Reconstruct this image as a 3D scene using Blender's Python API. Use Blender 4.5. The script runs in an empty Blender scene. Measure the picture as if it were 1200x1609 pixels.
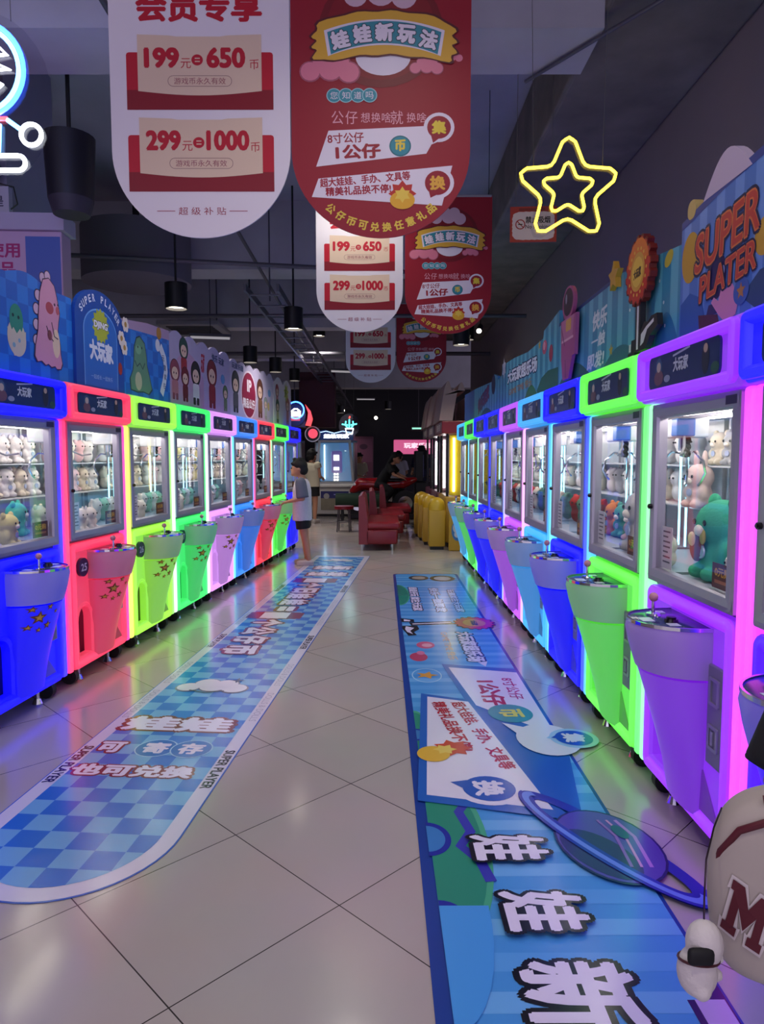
import bpy, bmesh, math, random
from mathutils import Matrix, Vector
PI = math.pi
rnd = random.Random(7)
sc = bpy.context.scene
col = sc.collection

# ------------------------------------------------------------------ camera, world, exposure
EYE = 1.45
cam = bpy.data.cameras.new('camera'); cam.sensor_fit = 'HORIZONTAL'; cam.sensor_width = 36.0
cam.lens = 1100 / 1200 * 36.0; cam.clip_start = 0.05; cam.clip_end = 120
cam_ob = bpy.data.objects.new('camera', cam); col.objects.link(cam_ob)
cam_ob.location = (0, 0, EYE); cam_ob.rotation_euler = (PI/2 - math.atan(86.5/1100), 0, 0)
sc.camera = cam_ob
sc.view_settings.view_transform = 'Standard'; sc.view_settings.look = 'None'
sc.view_settings.gamma = 1.0; sc.view_settings.exposure = 0.5; sc.view_settings.use_curve_mapping = False
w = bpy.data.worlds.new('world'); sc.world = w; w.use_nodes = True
WORLD_LOW, WORLD_REAR_FILL = 0.20, 1.3     # ambient; sky brightened behind the camera, added to light the banner faces
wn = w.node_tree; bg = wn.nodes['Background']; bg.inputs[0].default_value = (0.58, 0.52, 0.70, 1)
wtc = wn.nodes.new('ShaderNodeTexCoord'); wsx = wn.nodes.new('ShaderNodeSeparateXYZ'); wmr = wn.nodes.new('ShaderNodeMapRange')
wmr.inputs[1].default_value = 0.0; wmr.inputs[2].default_value = -0.75; wmr.inputs[3].default_value = WORLD_LOW; wmr.inputs[4].default_value = WORLD_REAR_FILL
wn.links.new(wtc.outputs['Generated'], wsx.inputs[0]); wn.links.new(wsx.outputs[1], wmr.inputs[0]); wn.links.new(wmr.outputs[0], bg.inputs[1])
cy = sc.cycles
cy.use_denoising = True
cy.max_bounces = 7; cy.diffuse_bounces = 3; cy.glossy_bounces = 3; cy.transmission_bounces = 4; cy.transparent_max_bounces = 24
cy.caustics_reflective = False; cy.caustics_refractive = False
cy.sample_clamp_indirect = 4.0
PENDANT_W = 60.0      # downlight power of the unseen pendants added to brighten the aisle
FAR_W = 70.0

# ------------------------------------------------------------------ materials
def lin(h):
    if not isinstance(h, str): return tuple(h)[:3]
    h = h.lstrip('#'); r = []
    for i in (0, 2, 4):
        c = int(h[i:i+2], 16) / 255
        r.append(c/12.92 if c <= 0.04045 else ((c+0.055)/1.055)**2.4)
    return tuple(r)
_mats = {}
def mat(name, c='808080', rough=0.5, metal=0.0, emit=0.0, ecol=None, coat=0.0, noise=0.0, nscale=6.0, bump=0.0):
    if name in _mats: return _mats[name]
    m = bpy.data.materials.new(name); m.use_nodes = True
    nt = m.node_tree; p = nt.nodes['Principled BSDF']
    c = lin(c)
    p.inputs['Base Color'].default_value = (*c, 1)
    p.inputs['Roughness'].default_value = rough; p.inputs['Metallic'].default_value = metal
    p.inputs['Coat Weight'].default_value = coat
    if emit:
        p.inputs['Emission Color'].default_value = (*(lin(ecol) if ecol else c), 1)
        p.inputs['Emission Strength'].default_value = emit
    if noise or bump:
        tc = nt.nodes.new('ShaderNodeTexCoord'); n = nt.nodes.new('ShaderNodeTexNoise')
        n.inputs['Scale'].default_value = nscale; n.inputs['Detail'].default_value = 5
        nt.links.new(tc.outputs['Object'], n.inputs['Vector'])
        if noise:
            mx = nt.nodes.new('ShaderNodeMix'); mx.data_type = 'RGBA'
            mx.inputs[6].default_value = (*[x*(1-noise) for x in c], 1); mx.inputs[7].default_value = (*[min(1, x*(1+noise)) for x in c], 1)
            nt.links.new(n.outputs['Fac'], mx.inputs[0]); nt.links.new(mx.outputs[2], p.inputs['Base Color'])
        if bump:
            b = nt.nodes.new('ShaderNodeBump'); b.inputs['Strength'].default_value = bump; b.inputs['Distance'].default_value = 0.01
            nt.links.new(n.outputs['Fac'], b.inputs['Height']); nt.links.new(b.outputs[0], p.inputs['Normal'])
    _mats[name] = m; return m
def ink(h, rough=0.45): return mat('ink_' + h, h, rough)
def vinyl(h): return mat('vinyl_' + h, h, 0.2)
def glow(h, s, base='8e8a98', rough=0.35): return mat('glow_%s_%.2f_%s' % (h, s, base), base, rough, emit=s, ecol=h)
def glass_mat(name, tint=(1, 1, 1), refl=0.07):
    if name in _mats: return _mats[name]
    m = bpy.data.materials.new(name); m.use_nodes = True; nt = m.node_tree
    nt.nodes.remove(nt.nodes['Principled BSDF'])
    t = nt.nodes.new('ShaderNodeBsdfTransparent'); t.inputs[0].default_value = (*tint, 1)
    g = nt.nodes.new('ShaderNodeBsdfGlossy'); g.inputs['Roughness'].default_value = 0.02
    fr = nt.nodes.new('ShaderNodeLayerWeight'); fr.inputs[0].default_value = 0.25
    mr = nt.nodes.new('ShaderNodeMapRange'); mr.inputs[3].default_value = refl * 0.4; mr.inputs[4].default_value = refl * 2
    mx = nt.nodes.new('ShaderNodeMixShader'); o = nt.nodes['Material Output']
    nt.links.new(fr.outputs['Facing'], mr.inputs[0]); nt.links.new(mr.outputs[0], mx.inputs[0])
    nt.links.new(t.outputs[0], mx.inputs[1]); nt.links.new(g.outputs[0], mx.inputs[2]); nt.links.new(mx.outputs[0], o.inputs[0])
    _mats[name] = m; return m
def checker_mat(name, c1, c2, size, rough=0.3, axes='xy', loc=(0, 0, 0)):
    if name in _mats: return _mats[name]
    m = mat(name, c1, rough); nt = m.node_tree; p = nt.nodes['Principled BSDF']
    tc = nt.nodes.new('ShaderNodeTexCoord'); mp = nt.nodes.new('ShaderNodeMapping'); ck = nt.nodes.new('ShaderNodeTexChecker')
    mp.inputs['Location'].default_value = loc
    mp.inputs['Scale'].default_value = (1, 1, 0.0) if axes == 'xy' else (1, 0.0, 1)
    ck.inputs['Scale'].default_value = 1.0/size
    ck.inputs['Color1'].default_value = (*lin(c1), 1); ck.inputs['Color2'].default_value = (*lin(c2), 1)
    nt.links.new(tc.outputs['Object'], mp.inputs['Vector']); nt.links.new(mp.outputs[0], ck.inputs['Vector']); nt.links.new(ck.outputs[0], p.inputs['Base Color'])
    return m
def stripe_mat(name, c1='3c90b4', c2='62b4cc', period=0.16, axis=0, rough=0.35):
    if name in _mats: return _mats[name]
    m = mat(name, c1, rough); nt = m.node_tree; p = nt.nodes['Principled BSDF']
    tc = nt.nodes.new('ShaderNodeTexCoord'); sx = nt.nodes.new('ShaderNodeSeparateXYZ')
    k = nt.nodes.new('ShaderNodeMath'); k.operation = 'MULTIPLY'; k.inputs[1].default_value = 2*PI/period
    s = nt.nodes.new('ShaderNodeMath'); s.operation = 'SINE'
    g = nt.nodes.new('ShaderNodeMath'); g.operation = 'GREATER_THAN'; g.inputs[1].default_value = 0.15
    mx = nt.nodes.new('ShaderNodeMix'); mx.data_type = 'RGBA'
    mx.inputs[6].default_value = (*lin(c1), 1); mx.inputs[7].default_value = (*lin(c2), 1)
    nt.links.new(tc.outputs['Object'], sx.inputs[0]); nt.links.new(sx.outputs[axis], k.inputs[0]); nt.links.new(k.outputs[0], s.inputs[0])
    nt.links.new(s.outputs[0], g.inputs[0]); nt.links.new(g.outputs[0], mx.inputs[0]); nt.links.new(mx.outputs[2], p.inputs['Base Color'])
    return m

# ------------------------------------------------------------------ object helpers
def tag(o, label=None, cat=None, group=None, kind=None):
    if label: o['label'] = label
    if cat: o['category'] = cat
    if group: o['group'] = group
    if kind: o['kind'] = kind
    return o
def empty(name, loc=(0, 0, 0), rz=0.0, label=None, cat=None, group=None):
    o = bpy.data.objects.new(name, None); o.empty_display_size = 0.1
    col.objects.link(o); o.location = loc; o.rotation_euler = (0, 0, rz)
    return tag(o, label, cat, group)
def link_mesh(name, me, mats, parent=None, smooth=False, auto=None):
    for m in (mats if isinstance(mats, (list, tuple)) else [mats]): me.materials.append(m)
    if smooth:
        me.polygons.foreach_set('use_smooth', [True]*len(me.polygons))
        if auto: me.set_sharp_from_angle(angle=math.radians(auto))
    o = bpy.data.objects.new(name, me); col.objects.link(o)
    if parent is not None: o.parent = parent
    return o
kids = {}
def copy_tree(o, parent=None):
    c = o.copy(); col.objects.link(c)
    if parent is not None: c.parent = parent
    for ch in o.children: copy_tree(ch, c)
    return c
def recolor(o, ms):
    for i, m in enumerate(ms):
        if m is not None:
            o.material_slots[i].link = 'OBJECT'; o.material_slots[i].material = m

def rrect(x0, x1, y0, y1, r, n=5):
    pts = []
    for cx, cy_, a0 in ((x1-r, y1-r, 0), (x0+r, y1-r, PI/2), (x0+r, y0+r, PI), (x1-r, y0+r, 1.5*PI)):
        for i in range(n+1):
            a = a0 + PI/2*i/n; pts.append((cx + r*math.cos(a), cy_ + r*math.sin(a)))
    return pts
def ell(cx, cy_, rx, ry=None, n=28, a0=0.0, a1=2*PI, rot=0.0):
    ry = rx if ry is None else ry; out = []
    full = abs(a1-a0-2*PI) < 1e-6
    for i in range(n if full else n+1):
        a = a0 + (a1-a0)*i/n; x, y = rx*math.cos(a), ry*math.sin(a)
        out.append((cx + x*math.cos(rot) - y*math.sin(rot), cy_ + x*math.sin(rot) + y*math.cos(rot)))
    return out
def star(cx, cy_, r, ri=0.45, n=5, rot=PI/2):
    return [(cx + (r if i % 2 == 0 else r*ri)*math.cos(rot+PI*i/n), cy_ + (r if i % 2 == 0 else r*ri)*math.sin(rot+PI*i/n)) for i in range(2*n)]

class MB:
    """collects shapes; build() links them as one mesh object"""
    def __init__(s): s.v = []; s.f = []; s.mi = []; s.m = 0
    def add(s, vs, fs, M=None):
        b = len(s.v)
        s.v += [tuple(M @ Vector(v)) for v in vs] if M is not None else [tuple(v) for v in vs]
        for f in fs: s.f.append(tuple(i+b for i in f)); s.mi.append(s.m)
        return s
    def box(s, x0, x1, y0, y1, z0, z1, M=None):
        vs = [(x, y, z) for z in (z0, z1) for y in (y0, y1) for x in (x0, x1)]
        return s.add(vs, [(0, 2, 3, 1), (4, 5, 7, 6), (0, 1, 5, 4), (2, 6, 7, 3), (0, 4, 6, 2), (1, 3, 7, 5)], M)
    def rbox(s, x0, x1, y0, y1, z0, z1, r=0.02, seg=3, M=None):
        bm = bmesh.new(); bmesh.ops.create_cube(bm, size=1.0)
        for v in bm.verts:
            v.co = ((x0+x1)/2 + v.co.x*(x1-x0), (y0+y1)/2 + v.co.y*(y1-y0), (z0+z1)/2 + v.co.z*(z1-z0))
        bmesh.ops.bevel(bm, geom=bm.edges[:], offset=r, segments=seg, affect='EDGES', profile=0.5)
        bm.verts.index_update()
        s.add([v.co.copy() for v in bm.verts], [tuple(v.index for v in f.verts) for f in bm.faces], M); bm.free(); return s
    def loft(s, loops, cap=True, closed=True, M=None):
        n = len(loops[0]); vs = [p for l in loops for p in l]; fs = []
        for k in range(len(loops)-1):
            for i in range(n if closed else n-1):
                j = (i+1) % n; fs.append((k*n+i, k*n+j, (k+1)*n+j, (k+1)*n+i))
        if cap: fs.append(tuple(range(n-1, -1, -1))); fs.append(tuple((len(loops)-1)*n+i for i in range(n)))
        return s.add(vs, fs, M)
    def cyl(s, p0, p1, r0, r1=None, n=14, cap=True):
        r1 = r0 if r1 is None else r1; p0, p1 = Vector(p0), Vector(p1); d = (p1-p0).normalized()
        a = d.orthogonal().normalized(); b = d.cross(a)
        L = [[p + (a*math.cos(2*PI*i/n) + b*math.sin(2*PI*i/n))*r for i in range(n)] for p, r in ((p0, r0), (p1, r1))]
        return s.loft(L, cap)
    def ball(s, c, r, n=14, m=9, M=None):
        r = (r, r, r) if isinstance(r, (int, float)) else r
        vs = [(c[0], c[1], c[2]-r[2])]
        for k in range(1, m):
            a = -PI/2 + PI*k/m
            for i in range(n): vs.append((c[0]+r[0]*math.cos(a)*math.cos(2*PI*i/n), c[1]+r[1]*math.cos(a)*math.sin(2*PI*i/n), c[2]+r[2]*math.sin(a)))
        vs.append((c[0], c[1], c[2]+r[2])); fs = []
        for i in range(n): fs.append((0, 1+(i+1) % n, 1+i)); fs.append((len(vs)-1, 1+(m-2)*n+i, 1+(m-2)*n+(i+1) % n))
        for k in range(m-2):
            for i in range(n): j = (i+1) % n; fs.append((1+k*n+i, 1+k*n+j, 1+(k+1)*n+j, 1+(k+1)*n+i))
        return s.add(vs, fs, M)
    def capsule(s, p0, r0, p1, r1, n=12):
        p0, p1 = Vector(p0), Vector(p1); d = p1-p0
        if d.length < 1e-6: return s.ball(p0, r0, n)
        d.normalize(); a = d.orthogonal().normalized(); b = d.cross(a); L = []
        for p, r, angs in ((p0, r0, (-80, -55, -28, 0)), (p1, r1, (0, 28, 55, 80))):
            for g in angs:
                g = math.radians(g); q = p + d*r*math.sin(g)
                L.append([q + (a*math.cos(2*PI*i/n) + b*math.sin(2*PI*i/n))*r*math.cos(g) for i in range(n)])
        return s.loft(L)
    def tube(s, pts, r, n=8, closed=False):
        P = [Vector(p) for p in pts]; N = len(P); L = []; up = None
        for i in range(N):
            t = (P[(i+1) % N]-P[i-1]) if closed else (P[min(i+1, N-1)]-P[max(i-1, 0)])
            t.normalize()
            if up is None: up = t.orthogonal().normalized()
            up = (up - t*up.dot(t)).normalized(); b = t.cross(up)
            rr = r[i] if isinstance(r, (list, tuple)) else r
            L.append([P[i] + (up*math.cos(2*PI*k/n) + b*math.sin(2*PI*k/n))*rr for k in range(n)])
        if closed: L.append(L[0]); return s.loft(L, cap=False)
        return s.loft(L)
    def prism(s, pts, a, b, M=None):
        """outline pts (x, z) extruded along y from a to b"""
        n = len(pts); vs = [(x, a, z) for x, z in pts] + [(x, b, z) for x, z in pts]
        fs = [tuple(range(n)), tuple(range(2*n-1, n-1, -1))] + [(i, n+i, n+(i+1) % n, (i+1) % n) for i in range(n)]
        return s.add(vs, fs, M)
    def rim(s, pts, profile, M=None):
        """closed outline pts (x, z), counter-clockwise; profile = [(outward offset, y)] swept round it"""
        n = len(pts); P = [Vector((x, z)) for x, z in pts]; loops = []; nor = []
        for i in range(n):
            t = (P[(i+1) % n]-P[i-1]).normalized(); nor.append(Vector((t.y, -t.x)))
        for o, y in profile: loops.append([(P[i].x+nor[i].x*o, y, P[i].y+nor[i].y*o) for i in range(n)])
        loops.append(loops[0]); return s.loft(loops, cap=False, M=M)
    def build(s, name, mats, parent=None, smooth=False, auto=40):
        me = bpy.data.meshes.new(name); me.from_pydata([tuple(v) for v in s.v], [], s.f); 
        o = link_mesh(name, me, mats, parent, smooth, auto if smooth else None)
        me.polygons.foreach_set('material_index', s.mi); me.update()
        bm = bmesh.new(); bm.from_mesh(me); bmesh.ops.recalc_face_normals(bm, faces=bm.faces); bm.to_mesh(me); bm.free()
        return o
def fused(name, mb, m, parent=None, voxel=0.012, smooth=3):
    """one continuous skin over the collected shapes"""
    me = bpy.data.meshes.new(name); me.from_pydata([tuple(v) for v in mb.v], [], mb.f)
    t = bpy.data.objects.new('tmp', me); col.objects.link(t)
    r = t.modifiers.new('r', 'REMESH'); r.mode = 'VOXEL'; r.voxel_size = voxel
    if smooth: q = t.modifiers.new('s', 'SMOOTH'); q.iterations = smooth; q.factor = 0.5
    dg = bpy.context.evaluated_depsgraph_get()
    out = bpy.data.meshes.new_from_object(t.evaluated_get(dg)); out.name = name
    bpy.data.objects.remove(t); out.materials.clear()
    return link_mesh(name, out, m, parent, smooth=True)
def filled(loops):
    """flat fill of outlines with holes: (verts, faces) in the xy plane"""
    c = bpy.data.curves.new('f', 'CURVE'); c.dimensions = '2D'; c.fill_mode = 'BOTH'
    for l in loops:
        sp = c.splines.new('POLY'); sp.points.add(len(l)-1); sp.use_cyclic_u = True
        for p, q in zip(sp.points, l): p.co = (q[0], q[1], 0, 1)
    return _curve_mesh(c)
def _curve_mesh(c):
    o = bpy.data.objects.new('f', c); col.objects.link(o)
    dg = bpy.context.evaluated_depsgraph_get(); me = bpy.data.meshes.new_from_object(o.evaluated_get(dg))
    vs = [tuple(v.co) for v in me.vertices]; fs = [tuple(p.vertices) for p in me.polygons]
    bpy.data.objects.remove(o); bpy.data.curves.remove(c); bpy.data.meshes.remove(me); return vs, fs
_tc = {}
def text_mesh(body, bold=0.02, extrude=0.0):
    k = (body, bold, extrude)
    if k not in _tc:
        c = bpy.data.curves.new('t', 'FONT'); c.body = body; c.offset = bold; c.align_x = 'CENTER'; c.resolution_u = 3; c.extrude = extrude
        c.space_line = 0.95
        _tc[k] = _curve_mesh(c)
    return _tc[k]

class Art:
    """print on a flat face: plane (x, y) with the third axis out of the face, placed by M under parent;
    each shape lies one thin ink layer above whatever it overlaps"""
    def __init__(s, parent, M, step=0.0004):
        s.p = parent; s.M = M; s.z = 0.0; s.step = step; s.a = MB(); s.t = MB(); s.am = []; s.tm = []; s.used = []; s.base = 0
    def _level(s, pts):
        x0, x1 = min(p[0] for p in pts), max(p[0] for p in pts); y0, y1 = min(p[1] for p in pts), max(p[1] for p in pts)
        lv = 1 + max([s.base] + [u[4] for u in s.used if u[0] < x1 and u[1] > x0 and u[2] < y1 and u[3] > y0])
        s.used.append((x0, x1, y0, y1, lv)); return s.z + lv*s.step
    def _slot(s, mb, ms, m):
        if m not in ms: ms.append(m)
        mb.m = ms.index(m)
    def _put(s, pts, fs, m, text=False, per=0):
        z = s._level(pts); mb, ms = (s.t, s.tm) if text else (s.a, s.am); s._slot(mb, ms, m)
        dz = 0.6*s.step*per/max(1, len(pts)) if per else 0
        mb.add([(x, y, z + (i//per*dz if per else 0)) for i, (x, y) in enumerate(pts)], fs); return s
    def poly(s, pts, m, same=False): return s._put(pts, [tuple(range(len(pts)))], m)
    def ring(s, outer, inner, m):
        n = len(outer); return s._put(list(outer)+list(inner), [(i, (i+1) % n, n+(i+1) % n, n+i) for i in range(n)], m)
    def line(s, pts, wd, m):
        P = [Vector(p) for p in pts]; L = []; R = []
        for i in range(len(P)):
            t = (P[min(i+1, len(P)-1)]-P[max(i-1, 0)]).normalized(); nn = Vector((-t.y, t.x))*wd/2
            L.append(tuple(P[i]+nn)); R.append(tuple(P[i]-nn))
        n = len(P); return s._put(L+R, [(i, i+1, n+i+1, n+i) for i in range(n-1)], m)
    def text(s, body, cx, cy_, wd, ht, m, bold=0.02, rot=0.0, outline=None, ow=0.05, slant=0.0):
        thin = 0.0; vs0, fs0 = text_mesh(body, thin)
        x0, x1 = min(v[0] for v in vs0), max(v[0] for v in vs0); y0, y1 = min(v[1] for v in vs0), max(v[1] for v in vs0)
        r = max(0.0, bold-thin); sx, sy = wd/(x1-x0+2*r), ht/(y1-y0+2*r); layers = [(r, 6, m)]
        if outline is not None: layers.insert(0, (r+ow, 14, outline))
        for rr, k, mm in layers:
            offs = [(0, 0)] + ([(rr*math.cos(2*PI*i/k), rr*math.sin(2*PI*i/k)) for i in range(k)] if rr > 0.004 else [])
            out = []; fs = []
            for ox, oy in offs:
                b_ = len(out)
                for v in vs0:
                    x, y = (v[0]+ox-(x0+x1)/2)*sx, (v[1]+oy-(y0+y1)/2)*sy; x += slant*y
                    out.append((cx + x*math.cos(rot)-y*math.sin(rot), cy_ + x*math.sin(rot)+y*math.cos(rot)))
                fs += [tuple(i+b_ for i in f) for f in fs0]
            s._put(out, fs, mm, True, len(vs0))
        return s
    def done(s, pname='printed_pattern', tname='lettering'):
        r = []
        for mb, ms, nm in ((s.a, s.am, pname), (s.t, s.tm, tname)):
            if mb.f:
                o = mb.build(nm, ms, s.p); o.matrix_local = s.M; r.append(o)
        return r
def frame(ex, ey, org):
    ex, ey = Vector(ex), Vector(ey); ez = ex.cross(ey)
    return Matrix(((ex.x, ey.x, ez.x, org[0]), (ex.y, ey.y, ez.y, org[1]), (ex.z, ey.z, ez.z, org[2]), (0, 0, 0, 1)))
FRONT = lambda y, x=0.0, z=0.0: frame((1, 0, 0), (0, 0, 1), (x, y, z))   # art on a face that looks along -y

# ------------------------------------------------------------------ the room
def floor_mat():
    m = mat('floor_tile', '9a928c', 0.13); nt = m.node_tree; p = nt.nodes['Principled BSDF']
    tc = nt.nodes.new('ShaderNodeTexCoord'); mp = nt.nodes.new('ShaderNodeMapping'); br = nt.nodes.new('ShaderNodeTexBrick')
    mp.inputs['Rotation'].default_value = (0, 0, PI/4); mp.inputs['Location'].default_value = (0.428, 0.368, 0)
    br.offset = 0.0; br.squash = 1.0
    for k, v in (('Scale', 1.0), ('Mortar Size', 0.0022), ('Mortar Smooth', 0.2), ('Brick Width', 0.6), ('Row Height', 0.6)): br.inputs[k].default_value = v
    br.inputs['Color1'].default_value = (*lin('b9aeab'), 1); br.inputs['Color2'].default_value = (*lin('c0b5b1'), 1); br.inputs['Mortar'].default_value = (*lin('3c3634'), 1)
    n = nt.nodes.new('ShaderNodeTexNoise'); n.inputs['Scale'].default_value = 1.7; n.inputs['Detail'].default_value = 6
    mx = nt.nodes.new('ShaderNodeMix'); mx.data_type = 'RGBA'; mx.blend_type = 'MULTIPLY'; mx.inputs[0].default_value = 0.22
    nt.links.new(tc.outputs['Object'], mp.inputs[0]); nt.links.new(mp.outputs[0], br.inputs[0]); nt.links.new(tc.outputs['Object'], n.inputs[0])
    nt.links.new(br.outputs['Color'], mx.inputs[6]); nt.links.new(n.outputs['Color'], mx.inputs[7]); nt.links.new(mx.outputs[2], p.inputs['Base Color'])
    r = nt.nodes.new('ShaderNodeMapRange'); r.inputs[3].default_value = 0.09; r.inputs[4].default_value = 0.2
    nt.links.new(n.outputs['Fac'], r.inputs[0]); nt.links.new(r.outputs[0], p.inputs['Roughness'])
    p.inputs['Specular IOR Level'].default_value = 0.6
    return m
def struct(name, mb, m, label=None, cat=None):
    o = mb.build(name, m); o['kind'] = 'structure'; return tag(o, label, cat)
CEIL = 4.7
concrete = mat('concrete', 'a5a2b2', 0.85, noise=0.35, nscale=1.3, bump=0.3)
concrete_pale = mat('concrete_pale', 'b4b2bc', 0.85, noise=0.25, nscale=2.0, bump=0.3)
wall_grey = mat('wall_grey', '82767c', 0.8, noise=0.08, nscale=2.0)
dark_navy = mat('dark_navy', '16161f', 0.7)
struct('floor', MB().box(-10, 10, -4, 30, -0.1, 0), floor_mat(), 'polished beige floor laid with diagonal square tiles', 'floor')
struct('ceiling', MB().box(-10, 10, -4, 30, CEIL, CEIL+0.1), concrete, 'bare dark concrete ceiling high above the aisle', 'ceiling')
struct('wall_right', MB().box(2.2, 2.35, -4, 17.6, 0, CEIL), wall_grey, 'plain dark grey wall behind the right row of machines', 'wall')
struct('wall_back', MB().box(-10, 10, 29.5, 29.65, 0, CEIL), dark_navy, 'dark far wall at the end of the hall', 'wall')
struct('wall_left', MB().box(-10, -9.85, -4, 30, 0, CEIL), wall_grey, 'grey wall far off on the left side of the hall', 'wall')
struct('trim_1', MB().rbox(1.3, 2.2, 1.0, 16, 4.05, CEIL, 0.03), mat('concrete_stained', '78706a', 0.9, noise=0.6, nscale=3.0, bump=0.5), 'rough stained concrete beam along the top of the right wall', 'beam')
for i, (y, z0, d) in enumerate(((4.3, 3.95, 0.5), (9.2, 3.85, 0.5), (12.4, 3.7, 0.35), (15.6, 3.6, 0.4), (20.0, 3.4, 0.5))):
    struct('trim_%d' % (i+2), MB().box(-9.8, 1.3 if y < 16 else 9.8, y, y+d, z0, CEIL), concrete_pale,
           'pale concrete ceiling beam crossing the hall, number %d counted from the camera' % (i+1), 'beam')
struct('trim_7', MB().box(-3.9, -2.85, 5.5, 6.3, 0, CEIL), mat('column_paint', '8a86a0', 0.7, noise=0.05), 'square painted column behind the left row of machines', 'column')
struct('trim_8', MB().box(-2.1, -1.2, 17.9, 18.5, 2.2, 3.4).box(-2.1, -1.2, 18.0, 18.4, 3.4, 3.6), mat('maroon_panel', '4a1620', 0.6), 'dark red hanging bulkhead behind the coin pusher cabinets', 'bulkhead')

# ------------------------------------------------------------------ claw machine prototype (front looks along -y)
metal_lilac = mat('brushed_frame', 'aaa6b6', 0.38, 0.55)
chrome = mat('chrome', 'd8d8de', 0.12, 1.0)
black_rubber = mat('black_rubber', '101012', 0.5)
black_gloss = mat('black_gloss', '0c0c10', 0.2)
white_plastic = mat('white_plastic', 'e6e2ec', 0.35)
cab_side = mat('cabinet_side', '6e6a78', 0.45)
inner_wall = mat('inner_wall', 'b9bcc4', 0.25)
navy_print = mat('navy_print', '16285e', 0.35)
pane_mat = glass_mat('door_glass', refl=0.06)
side_glass = glass_mat('side_glass', refl=0.015)
acrylic = glass_mat('acrylic', tint=(0.86, 0.95, 1.0), refl=0.08)
neutral = glow('8080ff', 0.8)
def D_loop(cx, hw, d, z, n=22, p=0.85):
    L = []
    for i in range(n+1):
        a = PI*i/n; L.append((cx + hw*math.cos(a), -d*math.sin(a)**p, z))
    L.append((cx-hw, 0.012, z)); L.append((cx+hw, 0.012, z)); return L
PED = [(0.83, 0.178, 0.235), (0.805, 0.182, 0.24), (0.74, 0.182, 0.225), (0.655, 0.178, 0.198), (0.645, 0.172, 0.188), (0.53, 0.165, 0.15), (0.41, 0.152, 0.112), (0.28, 0.140, 0.075), (0.13, 0.13, 0.04)]
def ped(z):
    for (z0, h0, d0), (z1, h1, d1) in zip(PED, PED[1:]):
        if z1 <= z <= z0: t = (z0-z)/(z0-z1); return h0+(h1-h0)*t, d0+(d1-d0)*t
    return PED[-1][1:]
CX = 0.03
def ped_y(x, z):
    h, d = ped(z); c = max(-0.98, min(0.98, (x-CX)/h)); return -d*(1-c*c)**(0.425)
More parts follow.
